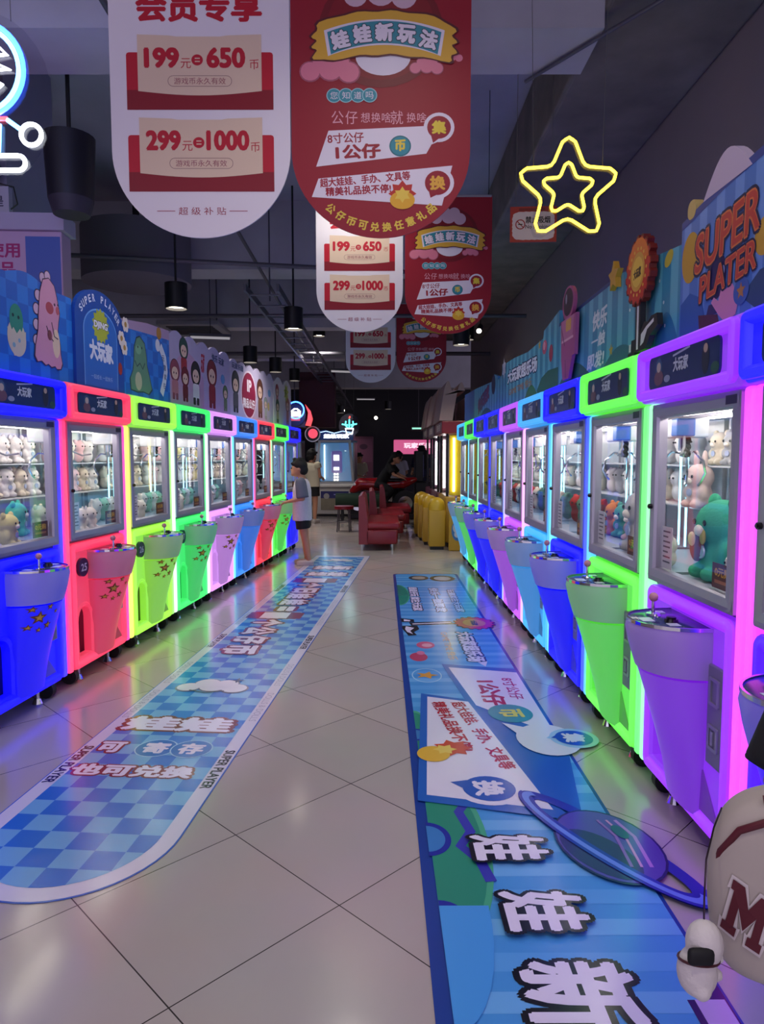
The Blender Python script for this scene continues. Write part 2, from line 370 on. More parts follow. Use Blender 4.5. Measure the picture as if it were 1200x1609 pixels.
def make_machine():
    root = empty('claw_machine')
    MB().box(-0.405, 0.405, 0.15, 0.8, 0.1, 0.92).box(-0.405, -0.375, 0.03, 0.15, 0.1, 0.92).box(0.375, 0.405, 0.03, 0.15, 0.1, 0.92).box(-0.375, 0.375, 0.03, 0.15, 0.9, 0.92).box(-0.375, 0.375, 0.03, 0.15, 0.1, 0.115).build('cabinet', cab_side, root)
    # glowing front panel with the arched prize opening cut through
    outer = rrect(-0.362, 0.362, 0.1, 0.905, 0.03)
    arch = [(-0.29, 0.17), (-0.13, 0.17)] + [(-0.21+0.08*math.cos(a), 0.40+0.085*math.sin(a)) for a in [PI*i/10 for i in range(11)]]
    vs, fs = filled([outer, arch])
    mb = MB(); mb.add([(x, 0.0, z) for x, z, _ in vs], fs)
    n = len(outer); mb.add([(x, 0.0, z) for x, z in outer] + [(x, 0.03, z) for x, z in outer], [(i, (i+1) % n, n+(i+1) % n, n+i) for i in range(n)])
    n = len(arch); mb.add([(x, 0.0, z) for x, z in arch] + [(x*1.0, 0.05, z) for x, z in arch], [(i, (i+1) % n, n+(i+1) % n, n+i) for i in range(n)])
    fp = mb.build('front_panel', neutral, root)
    MB().rim(arch, [(0.0, 0.0), (0.016, -0.012), (0.03, 0.0)]).build('prize_opening_rim', neutral, fp, smooth=True)
    fl = MB().box(-0.31, -0.11, 0.09, 0.1, 0.15, 0.5).build('prize_flap', mat('flap_navy', '10183c', 0.3), root)
    MB().rim(rrect(-0.355, 0.355, 0.108, 0.898, 0.035), [(0.006, 0.0), (0.006, -0.011), (-0.004, -0.019), (-0.028, -0.019), (-0.040, -0.011), (-0.05, 0.002)]).build('glow_border', neutral, root, smooth=True)
    MB().loft([D_loop(CX, h, d, z) for z, h, d in PED[:4]]).build('console', neutral, root, smooth=True)
    MB().loft([D_loop(CX, h, d, z) for z, h, d in PED[4:]]).build('pedestal', neutral, root, smooth=True)
    cp = MB().loft([D_loop(CX, 0.175, 0.231, 0.83), D_loop(CX, 0.175, 0.231, 0.837), D_loop(CX, 0.168, 0.223, 0.84)]).build('control_panel', mat('control_print', '1c2c66', 0.15, noise=0.7, nscale=9.0), root, smooth=True)
    MB().rim([(x, y) for x, y, _ in D_loop(CX, 0.177, 0.233, 0)][::-1], [(0.005, 0.0), (0.005, 0.013), (-0.003, 0.013), (-0.003, 0.0)], M=Matrix(((1, 0, 0, 0), (0, 0, 1, 0), (0, 1, 0, 0.83), (0, 0, 0, 1)))).build('console_trim', chrome, cp)
    MB().cyl((CX-0.06, -0.12, 0.838), (CX-0.06, -0.12, 0.847), 0.03, 0.026).cyl((CX-0.06, -0.12, 0.847), (CX-0.06, -0.12, 0.90), 0.007).build('joystick', chrome, cp, smooth=True)
    MB().ball((CX-0.06, -0.12, 0.91), 0.018).build('joystick_ball', mat('ball_pink', 'c98a9c', 0.25), cp, smooth=True)
    MB().cyl((CX+0.06, -0.10, 0.838), (CX+0.06, -0.10, 0.853), 0.026, 0.023).cyl((CX+0.06, -0.10, 0.853), (CX+0.06, -0.10, 0.86), 0.017).build('push_button', mat('button_black', '141418', 0.2), cp, smooth=True)
    MB().box(CX-0.01, CX+0.05, -0.2, -0.155, 0.84, 0.842).box(CX+0.085, CX+0.125, -0.13, -0.09, 0.84, 0.842).box(CX-0.125, CX-0.09, -0.11, -0.06, 0.84, 0.842).build('instruction_print', mat('print_pale', 'cfd4ea', 0.3), cp)
    cpl = MB().rbox(0.205, 0.315, -0.012, 0.004, 0.36, 0.72, 0.004, 1).build('coin_plate', mat('coin_plate', '8d86a0', 0.4, 0.3), root)
    MB().rim(rrect(0.225, 0.295, 0.58, 0.68, 0.006, 2), [(0, -0.012), (0, -0.018), (-0.012, -0.018), (-0.012, -0.012)]).rim(rrect(0.225, 0.295, 0.42, 0.51, 0.006, 2), [(0, -0.012), (0, -0.018), (-0.012, -0.018), (-0.012, -0.012)]).box(0.252, 0.268, -0.02, -0.012, 0.44, 0.49).build('coin_slot', metal_lilac, cpl)
    MB().prism([(0.15, 0.16), (0.30, 0.16), (0.15, 0.34)], -0.006, 0.004).build('speaker_grille', mat('grille_grey', '4c4660', 0.5, noise=0.6, nscale=160), root)
    for nm, sx in (('led_post', -1), ('led_post', 1)):
        MB().rbox(min(sx*0.372, sx*0.42), max(sx*0.372, sx*0.42), -0.012, 0.05, 0.1, 1.675, 0.012, 2).build(nm, neutral, root)
    df = MB().rim(rrect(-0.365, 0.365, 0.925, 1.668, 0.008, 2), [(0.0, 0.03), (0.0, -0.014), (-0.02, -0.018), (-0.05, -0.016), (-0.055, -0.004), (-0.055, 0.03)]).build('door_frame', metal_lilac, root)
    MB().box(-0.312, 0.312, 0.008, 0.012, 0.978, 1.615).build('glass_pane', pane_mat, df)
    MB().cyl((-0.338, -0.03, 1.24), (-0.338, -0.014, 1.24), 0.011).cyl((-0.338, -0.034, 1.24), (-0.338, -0.03, 1.24), 0.006).build('door_lock', black_gloss, df, smooth=True)
    MB().box(0.27, 0.345, -0.0185, -0.0172, 1.625, 1.655).build('rating_sticker', mat('sticker_dark', '3a3450', 0.5), df)
    # glazed upper box
    MB().box(-0.402, 0.402, 0.775, 0.8, 0.92, 1.68).box(-0.402, 0.402, 0.04, 0.8, 1.66, 1.68).box(-0.402, -0.38, 0.76, 0.775, 0.92, 1.66).box(0.38, 0.402, 0.76, 0.775, 0.92, 1.66).build('upper_case', inner_wall, root)
    for sx in (-1, 1): MB().box(min(sx*0.396, sx*0.4), max(sx*0.396, sx*0.4), 0.05, 0.76, 0.935, 1.66).build('side_glass', side_glass, root)
    MB().box(-0.39, 0.39, 0.03, 0.775, 0.92, 0.935).build('toy_deck', mat('deck_grey', '9aa2b4', 0.4), root)
    MB().box(-0.39, 0.39, 0.55, 0.775, 1.165, 1.173).build('shelf', mat('shelf_white', 'dadde2', 0.3), root)
    MB().box(-0.39, 0.39, 0.58, 0.775, 1.395, 1.403).build('shelf', mat('shelf_white'), root)
    MB().cyl((-0.36, 0.1, 1.648), (0.36, 0.1, 1.648), 0.012).cyl((-0.36, 0.45, 1.648), (0.36, 0.45, 1.648), 0.012).build('ceiling_tube_lamp', glow('fff6ea', 17.0), root, smooth=True)
    for sx in (-1, 1): MB().cyl((sx*0.385, 0.53, 0.95), (sx*0.385, 0.53, 1.62), 0.006).build('corner_tube_lamp', glow('8fe8ff', 2.5), root, smooth=True)
    # header box with its recessed printed screen
    MB().rbox(-0.42, 0.42, -0.05, 0.62, 1.675, 1.905, 0.02, 3).build('header', neutral, root, smooth=True)
    MB().rim(rrect(-0.405, 0.405, 1.69, 1.89, 0.025), [(0.004, -0.048), (0.004, -0.066), (-0.004, -0.073), (-0.024, -0.073), (-0.034, -0.064), (-0.04, -0.048)]).build('header_glow_border', neutral, root, smooth=True)
    hs = MB().prism(rrect(-0.30, 0.30, 1.722, 1.858, 0.03), -0.058, -0.048).build('header_screen', mat('screen_print', '1d3566', 0.3, noise=0.25, nscale=8), root)
    A = Art(hs, FRONT(-0.0585))
    A.text('大玩家', 0.0, 1.80, 0.13, 0.055, ink('c4cede'), 0.04).line([(-0.07, 1.835), (0.075, 1.85)], 0.008, ink('c4cede'))
    A.poly(ell(-0.2, 1.80, 0.032, 0.045), ink('3c5c84')).poly(ell(-0.2, 1.765, 0.045, 0.03), ink('6a4a5e')).poly(ell(-0.2, 1.807, 0.02), ink('b6a8a4'))
    A.poly(ell(0.2, 1.79, 0.028, 0.055), ink('20263c')).poly(ell(0.2, 1.825, 0.016), ink('b6a090')).poly(ell(-0.12, 1.755, 0.028, 0.014), ink('8c98b4')).poly(ell(0.27, 1.75, 0.03, 0.02), ink('28584c'))
    A.done()
    # claw crane
    cc = MB().rbox(-0.09, 0.09, 0.26, 0.42, 1.545, 1.64, 0.008, 2).build('crane', mat('crane_white', 'd4d4dc', 0.35), root)
    MB().box(-0.36, 0.36, 0.32, 0.35, 1.635, 1.65).box(-0.02, 0.02, 0.06, 0.7, 1.64, 1.652).build('crane_rail', metal_lilac, cc)
    MB().rbox(0.05, 0.12, 0.25, 0.34, 1.55, 1.635, 0.006, 2).build('crane_motor_cover', mat('motor_blue', '2c62b4', 0.35), cc)
    MB().cyl((0, 0.34, 1.49), (0, 0.34, 1.55), 0.028).cyl((0, 0.34, 1.45), (0, 0.34, 1.49), 0.016, 0.028).build('claw_hub', chrome, cc, smooth=True)
    pts = [(0.06+0.012*math.cos(2.2*i), 0.33+0.012*math.sin(2.2*i), 1.55-0.1*i/60) for i in range(60)]
    MB().tube(pts, 0.005, 6).build('coiled_cable', black_rubber, cc, smooth=True)
    MB().tube([(0.09, 0.30, 1.57), (0.16, 0.27, 1.50), (0.24, 0.22, 1.46), (0.33, 0.2, 1.47)], 0.006, 6).build('loose_cable', mat('cable_grey', '8a8a92', 0.4), cc, smooth=True)
    for k in range(3):
        a = 2*PI*k/3 + 0.5; u = Vector((math.cos(a), math.sin(a), 0)); o = Vector((0, 0.34, 0))
        P = [o + u*r + Vector((0, 0, z)) for r, z in ((0.015, 1.47), (0.06, 1.475), (0.11, 1.43), (0.125, 1.37), (0.10, 1.325), (0.085, 1.31))]
        MB().tube(P, 0.0065, 7).build('claw_prong', chrome, cc, smooth=True)
    # acrylic prize chute
    MB().box(-0.375, -0.14, 0.28, 0.284, 0.935, 1.14).box(-0.144, -0.14, 0.05, 0.28, 0.935, 1.14).build('acrylic_chute', acrylic, root)
    nc = MB().box(-0.30, -0.20, 0.016, 0.018, 0.985, 1.16).build('notice_card', mat('card_white', 'd9d6de', 0.5), root)
    A = Art(nc, FRONT(0.0155))
    for q in range(7): A.line([(-0.285, 1.14-0.021*q), (-0.215-0.02*(q % 3 == 1), 1.14-0.021*q)], 0.007, ink('5c5a6c'))
    A.done()
    pc = MB().box(0.15, 0.30, 0.016, 0.018, 0.985, 1.075).build('offer_card', mat('card_maroon', '5c2424', 0.45), root)
    A = Art(pc, FRONT(0.0155)); A.text('0元购', 0.225, 1.045, 0.11, 0.035, ink('d8a23c'), 0.04).line([(0.17, 1.01), (0.28, 1.01)], 0.012, ink('b06a4a')).done()
    for sx in (-1, 1):
        for yy in (0.06, 0.7):
            MB().cyl((sx*0.3-0.02, yy, 0.05), (sx*0.3+0.02, yy, 0.05), 0.05, n=18).box(sx*0.3-0.026, sx*0.3+0.026, yy-0.02, yy+0.02, 0.05, 0.1).build('caster', black_rubber, root)
    for sx in (-1, 1): MB().cyl((sx*0.2, 0.06, 0.03), (sx*0.2, 0.06, 0.1), 0.012).cyl((sx*0.2, 0.06, 0.0), (sx*0.2, 0.06, 0.03), 0.03, 0.018).build('levelling_foot', chrome, root)
    return root
def drop(o):
    for ch in list(o.children): drop(ch)
    bpy.data.objects.remove(o)
proto = make_machine()

def dress(root, c, posts, strong=1.25, number=None, stars=False, plain=None, header=None):
    """colour a machine's lit parts; posts = colours of its left and right corner strips"""
    ps = list(posts); blue = c in ('0404ff', '0000ff', '0810ff', '1818ff', '3a06ff'); B = '3c3a6c' if blue else '6e6a7a'
    for o in root.children:
        s = o.name.split('.')[0]
        if s == 'front_panel':
            recolor(o, [glow(c, strong*0.55, B)])
            for k in o.children: recolor(k, [glow(c, strong*0.62, B)])
        elif s == 'pedestal': recolor(o, [glow(c, strong*0.38, B)])
        elif s == 'console': recolor(o, [glow(c, strong*0.13, '9a96a4')])
        elif s == 'speaker_grille': recolor(o, [glow(c, strong*0.2, '55505c')])
        elif s == 'glow_border': recolor(o, [glow(c, strong, B)])
        elif s == 'header': recolor(o, [glow(header or c, strong*0.55, B)])
        elif s == 'header_glow_border': recolor(o, [glow(header or c, strong*0.8, B)])
        elif s == 'led_post': recolor(o, [glow(ps.pop(0), 1.05)])
    if number:
        b = MB().cyl((-0.235, -0.022, 0.745), (-0.235, 0.001, 0.745), 0.06, n=28).build('number_badge', mat('badge_navy', '141c4a', 0.3), root)
        A = Art(b, FRONT(-0.0224)); A.text(number, -0.235, 0.745, 0.072, 0.05, ink('c8c4dc'), 0.03).done()
    if stars:
        A = MB(); A2 = MB()
        for x, z, r in ((-0.075, 0.58, 0.04), (-0.03, 0.635, 0.022), (-0.108, 0.63, 0.02), (-0.02, 0.53, 0.027), (-0.11, 0.53, 0.02), (-0.065, 0.51, 0.018), (0.02, 0.60, 0.016)):
            P = star(x, z, r); A.add([(px, ped_y(px, pz)-0.004, pz) for px, pz in P] + [(x, ped_y(x, z)-0.005, z)], [(i, (i+1) % 10, 10) for i in range(10)])
            P = star(x, z, r*0.55); A2.add([(px, ped_y(px, pz)-0.006, pz) for px, pz in P] + [(x, ped_y(x, z)-0.0075, z)], [(i, (i+1) % 10, 10) for i in range(10)])
        a = A.build('star_decal', ink('7a4420'), root); A2.build('star_decal_print', ink('d8a636'), a)

def row_place(i, side):
    if side == 'R':
        y = 2.645 + 0.855*(i-2); return (1.188-0.0065*y, y, 0), -PI/2 + 0.0065
    d = (0.0868, 0.9962); t = 0.37 + 0.865*(i-2)
    return (-1.946 + d[0]*t, 4.32 + d[1]*t, 0), PI/2 - math.atan2(d[0], d[1])
#        side, place in row (1 = nearest the camera), colour, posts (left, right), number, stars, label
MACHINES = [
 ('R', 1, '3a06ff', ('e838ff', '5a10ff'), None, False, 'violet-blue claw machine nearest the camera in the right row, half behind the standing person'),
 ('R', 2, '8a18ff', ('8fffa8', 'e838ff'), None, False, 'purple-lit claw machine with a big green plush toy, tallest in view on the right'),
 ('R', 3, '5cff38', ('4ab4ff', '58f060'), None, False, 'green-lit claw machine between the purple and the deep blue ones on the right'),
 ('R', 4, '0404ff', ('60d8ff', '1440ff'), None, False, 'deep blue claw machine between the green-lit and sky-blue ones on the right'),
 ('R', 5, '2ea6ff', ('ffa8f4', '30a0ff'), None, False, 'sky-blue claw machine between the deep blue and the pink-violet ones on the right'),
 ('R', 6, 'b84cff', ('c8a0ff', 'ffa8f4'), None, False, 'pink-violet claw machine beyond the sky-blue one in the right row'),
 ('R', 7, '0810ff', ('2030ff', '90a0ff'), None, False, 'blue claw machine right beyond the pink-violet one in the right row'),
 ('R', 8, '0404ff', ('a0d8ff', '1020ff'), None, False, 'blue claw machine just before the small green one at the far right'),
 ('R', 9, '48f84c', ('90e8ff', '80ff90'), None, False, 'small green claw machine second from the far end of the right row'),
 ('R', 10, '34b8ff', ('b8f0ff', '60d8ff'), None, False, 'cyan claw machine at the far end of the right row, next to yellow prize machine'),
 ('L', 1, '0000ff', ('0000ff', '1400ff'), None, True, 'deep blue claw machine nearest the camera in the left row, cut by the photo edge'),
 ('L', 2, 'ff2c50', ('ff2858', 'd0309c'), '25', True, 'red-pink claw machine with the round number 25 badge'),
 ('L', 3, '9cff30', ('ecff50', '90d060'), '26', True, 'yellow-green claw machine with the round number 26 badge'),
 ('L', 4, '30ff64', ('d8ffe8', '40ff70'), '27', True, 'green claw machine numbered 27, between the yellow-green and the lavender ones'),
 ('L', 5, 'e094ff', ('f4f8ff', 'e094ff'), '28', True, 'lavender claw machine between the green and the light blue ones on the left'),
 ('L', 6, '2080ff', ('64e4ff', '2898ff'), '29', False, 'light blue claw machine next to the lavender one in the left row'),
 ('L', 7, 'ff2838', ('ff4a90', 'ff3040'), None, True, 'small red claw machine beyond the light blue one in the left row'),
 ('L', 8, '50ff48', ('a0ffb0', '60ff60'), None, True, 'green claw machine the boy in the grey shirt is playing'),
 ('L', 9, '1818ff', ('3c7cff', '3030ff'), None, False, 'blue claw machine at the far end of the left row behind the boy'),
]
machine = {}
for k, (side, i, c, posts, num, st, lab) in enumerate(MACHINES):
    o = copy_tree(proto); o.location, rz = row_place(i, side); o.rotation_euler = (0, 0, rz)
    tag(o, lab, 'claw machine', 'claw machines along the %s side of the aisle' % ('right' if side == 'R' else 'left'))
    strong = 1.5 if c in ('0404ff', '0000ff', '0810ff', '1818ff', '3a06ff') else 0.92
    hd = '1010ff' if (side, i) == ('R', 1) else None
    dress(o, c, posts, strong, num, st, header=hd)
    machine[(side, i)] = o
    if (side, i) in (('R', 2), ('R', 3)): drop([k for k in o.children if k.name.startswith('acrylic_chute')][0])
bpy.context.view_layer.update()
drop(proto)

# ------------------------------------------------------------------ pendant lamps (each with its own spot)
def pendant(x, y, z, label, power, r=0.115, drop_to=CEIL, h=0.26, group='black pendant downlights'):
    o = empty('pendant_lamp', (x, y, z), 0, label, 'lamp', group)
    MB().cyl((0, 0, 0), (0, 0, h), r, n=24, cap=False).cyl((0, 0, h-0.01), (0, 0, h), r, n=24).cyl((0, 0, 0), (0, 0, h), r-0.008, n=24, cap=False).build('lamp_shade', mat('lamp_black', '14141a', 0.45), o, smooth=True)
    MB().cyl((0, 0, 0.03), (0, 0, 0.04), r-0.01, n=24).build('lamp_lens', glow('fff1dc', 9.0), o)
    MB().cyl((0, 0, h), (0, 0, drop_to-z), 0.012, n=8).build('lamp_stem', black_rubber, o)
    l = bpy.data.lights.new('lamp_light', 'SPOT'); l.energy = power; l.spot_size = math.radians(125); l.spot_blend = 0.7; l.shadow_soft_size = 0.09; l.color = (1, 0.93, 0.84)
    b = bpy.data.objects.new('lamp_light', l); col.objects.link(b); b.parent = o; b.location = (0, 0, 0.02)
    return o
for x, y, z, lab, pw in (
    (-2.16, 7.5, 3.0, 'black pendant lamp nearest the camera, hanging above the left signboards', FAR_W),
    (-1.08, 8.7, 3.0, 'black pendant lamp hanging just left of the second white banner', FAR_W),
    (-2.17, 11.7, 3.0, 'black pendant lamp above the far end of the left signboards', FAR_W),
    (1.1, 9.9, 3.0, 'black pendant lamp right of the farthest red banner, its disc lit', FAR_W),
    (-1.95, 13.0, 3.0, 'dim black pendant lamp above the last white signboard on the left', FAR_W),
    (-1.9, 15.4, 3.1, 'black pendant lamp over the round blue neon at the left', FAR_W),
    (-1.65, 20.0, 2.9, 'small lit pendant lamp above the white coin pusher cabinets', 120),
    (-1.45, 25.0, 3.0, 'tiny lit pendant lamp left of the teal neon sign', 30),
    (0.2, 23.0, 3.0, 'tiny lit pendant lamp over the motorbike rider', 30),
    (1.5, 12.5, 3.5, 'pendant spot lamp over the yellow prize machine', 30),
    (-1.0, 4.4, 3.6, 'added pendant lamp hidden behind the nearest white banner', PENDANT_W),  # unseen; added, like the others near the aisle, to brighten floor and banners
    (0.1, 2.0, 4.0, 'added pendant lamp above the aisle, just over the top of the photo', PENDANT_W),
    (-0.7, 0.2, 4.0, 'added pendant lamp above and left behind the camera', PENDANT_W),
    (0.8, -0.6, 4.0, 'added pendant lamp above and right behind the camera', PENDANT_W),
    (-0.3, 6.0, 4.2, 'added pendant lamp above the nearest red banner', PENDANT_W),
    (-1.2, 13.6, 3.75, 'pendant lamp high above the red benches', 160),
): pendant(x, y, z, lab, pw)

# ------------------------------------------------------------------ printed signs
WHITE, RED = 'efeaf2', 'c4102c'
def bottom_round(wd, top, n=40, sq=0.95):
    pts = [(-wd/2, top)] + [(-wd/2*math.cos(PI*i/n), wd/2*sq - wd/2*sq*math.sin(PI*i/n)) for i in range(n+1)] + [(wd/2, top)]
    return pts
def white_banner(x, y, z, lab, detail=True):
    o = empty('hanging_banner', (x, y, z), 0, lab, 'banner', 'white price banners')
    MB().prism(bottom_round(0.785, 1.24), -0.004, 0.004).build('banner_sheet', mat('banner_white', 'ece6ee', 0.5), o)
    MB().cyl((-0.385, 0, 1.24), (0.385, 0, 1.24), 0.012, n=10).build('hanger_bar', mat('bar_grey', '9a9aa0', 0.4), o)
    for sx in (-0.36, 0.36): MB().cyl((sx, 0, 1.25), (sx, 0, CEIL-z), 0.003, n=6).build('cord', black_rubber, o)
    A = Art(o, FRONT(-0.0045) @ Matrix.Diagonal((1, 0.925, 1, 1))); r1, r2, bg = ink('c2122e'), ink('8c0e22'), ink('e6cdb4')
    A.text('会员专享', 0.0, 1.055, 0.55, 0.14, r1, 0.045)
    for z0, tx in ((0.59, ('199', '650')), (0.215, ('299', '1000'))):
        A.poly(rrect(-0.32, -0.26, z0, z0+0.26, 0.012, 2), r1).poly(rrect(0.26, 0.32, z0, z0+0.26, 0.012, 2), r1, True).poly([(-0.32, z0), (0.32, z0), (0.32, z0+0.09), (-0.32, z0+0.09)], r2)
        A.poly([(-0.27, z0+0.34)] + [(-0.27+0.54*i/14, z0+0.085-0.02*math.sin(PI*i/14)) for i in range(15)] + [(0.27, z0+0.34), (0.12, z0+0.335), (0.09, z0+0.33), (-0.1, z0+0.33), (-0.13, z0+0.335)], bg)
        a, b = tx
        A.text(a, -0.165, z0+0.235, 0.155, 0.095, r1, 0.055).text('元', -0.06, z0+0.21, 0.045, 0.045, r1, 0.0)
        A.poly(ell(-0.01, z0+0.225, 0.025), r1).line([(-0.02, z0+0.232), (0.002, z0+0.232)], 0.005, bg).line([(-0.02, z0+0.218), (0.002, z0+0.218)], 0.005, bg)
        A.text(b, 0.115 if len(b) == 3 else 0.118, z0+0.235, 0.17 if len(b) == 3 else 0.19, 0.095, r1, 0.05).text('币', 0.238, z0+0.205, 0.04, 0.045, r1, 0.0)
        cap = rrect(-0.14, 0.14, z0+0.105, z0+0.155, 0.024); A.ring(cap, rrect(-0.138, 0.138, z0+0.107, z0+0.153, 0.022), ink('8a5660'))
        A.text('游戏币永久有效', 0.0, z0+0.13, 0.225, 0.03, ink('a05060'), 0.0)
    A.text('超 级 补 贴', 0.0, 0.125, 0.21, 0.036, ink('a03048'), 0.0).line([(-0.2, 0.125), (-0.12, 0.125)], 0.003, ink('a03048')).line([(0.12, 0.125), (0.2, 0.125)], 0.003, ink('a03048')).done()
    return o
def bubble(A, x, z, r, ch, mo, mi, mt, tail=(-0.6, -1.5), flip=1, spin=0.0):
    A.poly(ell(x, z, r*1.3), mo).poly([(x-r*1.1, z-r*0.6), (x+tail[0]*r*2.2, z+tail[1]*r*1.15), (x+r*0.2, z-r*1.15)], mo)
    A.poly(ell(x, z, r), mi).poly([(x-r*0.7, z-r*0.6), (x+tail[0]*r*1.1, z+tail[1]*r*0.95), (x+r*0.1, z-r*0.9)], mi)
    A.text(ch, x, z, r*1.25, r*1.2, mt, 0.05)
def cloud(A, x, z, sx, m, edge=None):
    B = [(0, 0, 0.32), (-0.55, -0.08, 0.26), (0.5, -0.1, 0.28), (-0.2, 0.2, 0.28), (0.25, 0.18, 0.26)]
    if edge:
        for dx, dz, r in B: A.poly(ell(x+dx*sx, z+dz*sx, (r+0.04)*sx, n=18), edge)
    for dx, dz, r in B: A.poly(ell(x+dx*sx, z+dz*sx, r*sx, n=18), m)
def wavy(cx, cz, hw, hh, amp, n=72, k=14, arch=0.0):
    pts = []
    for i in range(n):
        a = 2*PI*i/n; c, s_ = math.cos(a), math.sin(a); q = (abs(c)**6+abs(s_)**6)**(-1/6)
        e = 1 + amp*math.sin(k*a); x = hw*c*q*e; z = hh*s_*q*e; pts.append((cx+x, cz+z-arch*(x/hw)**2))
    return pts
def red_banner(x, y, z, lab):
    o = empty('hanging_banner', (x, y, z), 0, lab, 'banner', 'red prize banners')
    MB().prism(bottom_round(0.785, 1.22), -0.004, 0.004).build('banner_sheet', mat('banner_red', '980a26', 0.5), o)
    MB().cyl((-0.385, 0, 1.22), (0.385, 0, 1.22), 0.012, n=10).build('hanger_bar', mat('bar_grey'), o)
    for sx in (-0.36, 0.36): MB().cyl((sx, 0, 1.23), (sx, 0, CEIL-z), 0.003, n=6).build('cord', black_rubber, o)
    A = Art(o, FRONT(-0.0045) @ Matrix.Diagonal((1, 0.925, 1, 1))); wh, gold, teal, rd, pk = ink('e9e2ee'), ink('e0b03a'), ink('2f8fa0'), ink('980a26'), ink('e08098')
    dk = ink('5a1020')
    A.poly(ell(0.0, 0.95, 0.27, 0.26), ink('78081c')).poly(ell(0.0, 0.96, 0.235, 0.235), ink('86091f'))
    A.poly(ell(0.01, 0.83, 0.12, 0.085), wh)
    cloud(A, -0.22, 0.775, 0.16, pk, ink('b05a72')); cloud(A, 0.2, 0.785, 0.09, pk, ink('b05a72')); cloud(A, 0.31, 0.83, 0.06, pk)
    cloud(A, 0.0, 1.12, 0.2, ink('d8b8c8'))
    A.poly(wavy(0.015, 0.935, 0.315, 0.105, 0.04, arch=0.05), dk).poly(wavy(0.015, 0.935, 0.305, 0.097, 0.04, arch=0.05), gold)
    A.poly([(0.015+0.262*t, 0.995-0.05*t*t) for t in [-1+i/8 for i in range(17)]] + [(0.015+0.245*t, 0.88-0.05*t*t) for t in [1-i/8 for i in range(17)]], wh)
    A.poly([(0.015+0.248*t, 0.987-0.05*t*t) for t in [-1+i/8 for i in range(17)]] + [(0.015+0.232*t, 0.888-0.05*t*t) for t in [1-i/8 for i in range(17)]], teal)
    for i, ch in enumerate('娃娃新玩法'):
        t = (i-2)/2.45; A.text(ch, 0.015+0.235*t, 0.937-0.05*t*t, 0.082, 0.085, wh, 0.06, rot=-0.28*t, outline=ink('24404c'), ow=0.04)
    for i, ch in enumerate('您知道吗'):
        cx = -0.205+0.052*i; A.poly(ell(cx, 0.655, 0.033), ink('9ad0d8')).poly(ell(cx, 0.655, 0.029), teal).text(ch, cx, 0.655, 0.033, 0.033, wh, 0.0)
    xs = -0.19
    for ch, sz in zip('公仔想换啥就换啥', (.06, .06, .045, .045, .045, .062, .045, .045)):
        A.text(ch, xs, 0.555, sz*0.88, sz, ink('e8a8b8'), 0.0); xs += sz*1.02
    A.poly([(-0.23, 0.495), (0.27, 0.52), (0.2, 0.39), (-0.285, 0.33)], wh)
    A.text('8寸公仔', -0.155, 0.462, 0.16, 0.048, ink('9c1428'), 0.02, rot=0.05).text('1公仔', -0.10, 0.40, 0.2, 0.07, ink('9c1428'), 0.045, rot=0.05)
    A.poly(ell(0.085, 0.425, 0.048), ink('1f6f7c')).poly(ell(0.085, 0.425, 0.042), teal).text('币', 0.085, 0.428, 0.048, 0.055, ink('e8d040'), 0.05)
    bubble(A, 0.255, 0.51, 0.052, '集', wh, rd, ink('e8d040'), (-0.45, -1.45))
    A.poly([(-0.275, 0.275), (0.315, 0.335), (0.27, 0.15), (-0.305, 0.19)], wh)
    A.text('超大娃娃、手办、文具等', -0.07, 0.272, 0.4, 0.042, ink('a81830'), 0.03, rot=0.09).text('精美礼品换不停!', -0.10, 0.222, 0.29, 0.042, ink('a81830'), 0.03, rot=0.06)
    bubble(A, 0.25, 0.255, 0.056, '换', wh, rd, ink('e8b040'), (-0.5, -1.3))
    A.poly(star(0.095, 0.205, 0.062, 0.7, 8), ink('c0281e')).poly(ell(0.095, 0.175, 0.055, 0.042), ink('e8b02a')).poly(star(0.095, 0.2, 0.038, 0.6, 6), ink('f0d050'))
    for i, ch in enumerate('公仔币可兑换任意礼品'):
        a = -PI/2 + (i-4.5)*0.155; A.text(ch, 0.345*math.cos(a), 0.42+0.37*math.sin(a), 0.042, 0.044, ink('e8c848'), 0.04, rot=a+PI/2)
    A.done(); return o
for x, y, z, s_ in ((-0.795, 3.2, 2.42, 'nearest'), (-0.203, 6.5, 2.585, 'middle'), (-0.18, 11.2, 2.62, 'farthest')):
    white_banner(x, y, z, {'nearest': 'large white hanging price banner nearest the camera at the top left', 'middle': 'white hanging price banner in the middle, partly behind the nearest red one', 'farthest': 'small white hanging price banner farthest away, lowest of the white ones'}[s_])
for x, y, z, s_ in ((-0.005, 3.2, 2.42, 'nearest'), (0.6, 6.5, 2.57, 'middle'), (0.62, 11.2, 2.63, 'farthest')):
    red_banner(x, y, z, {'nearest': 'large red hanging prize banner nearest the camera at the top centre', 'middle': 'red hanging prize banner in the middle, left of the no smoking sign', 'farthest': 'small dark red hanging prize banner farthest away'}[s_])

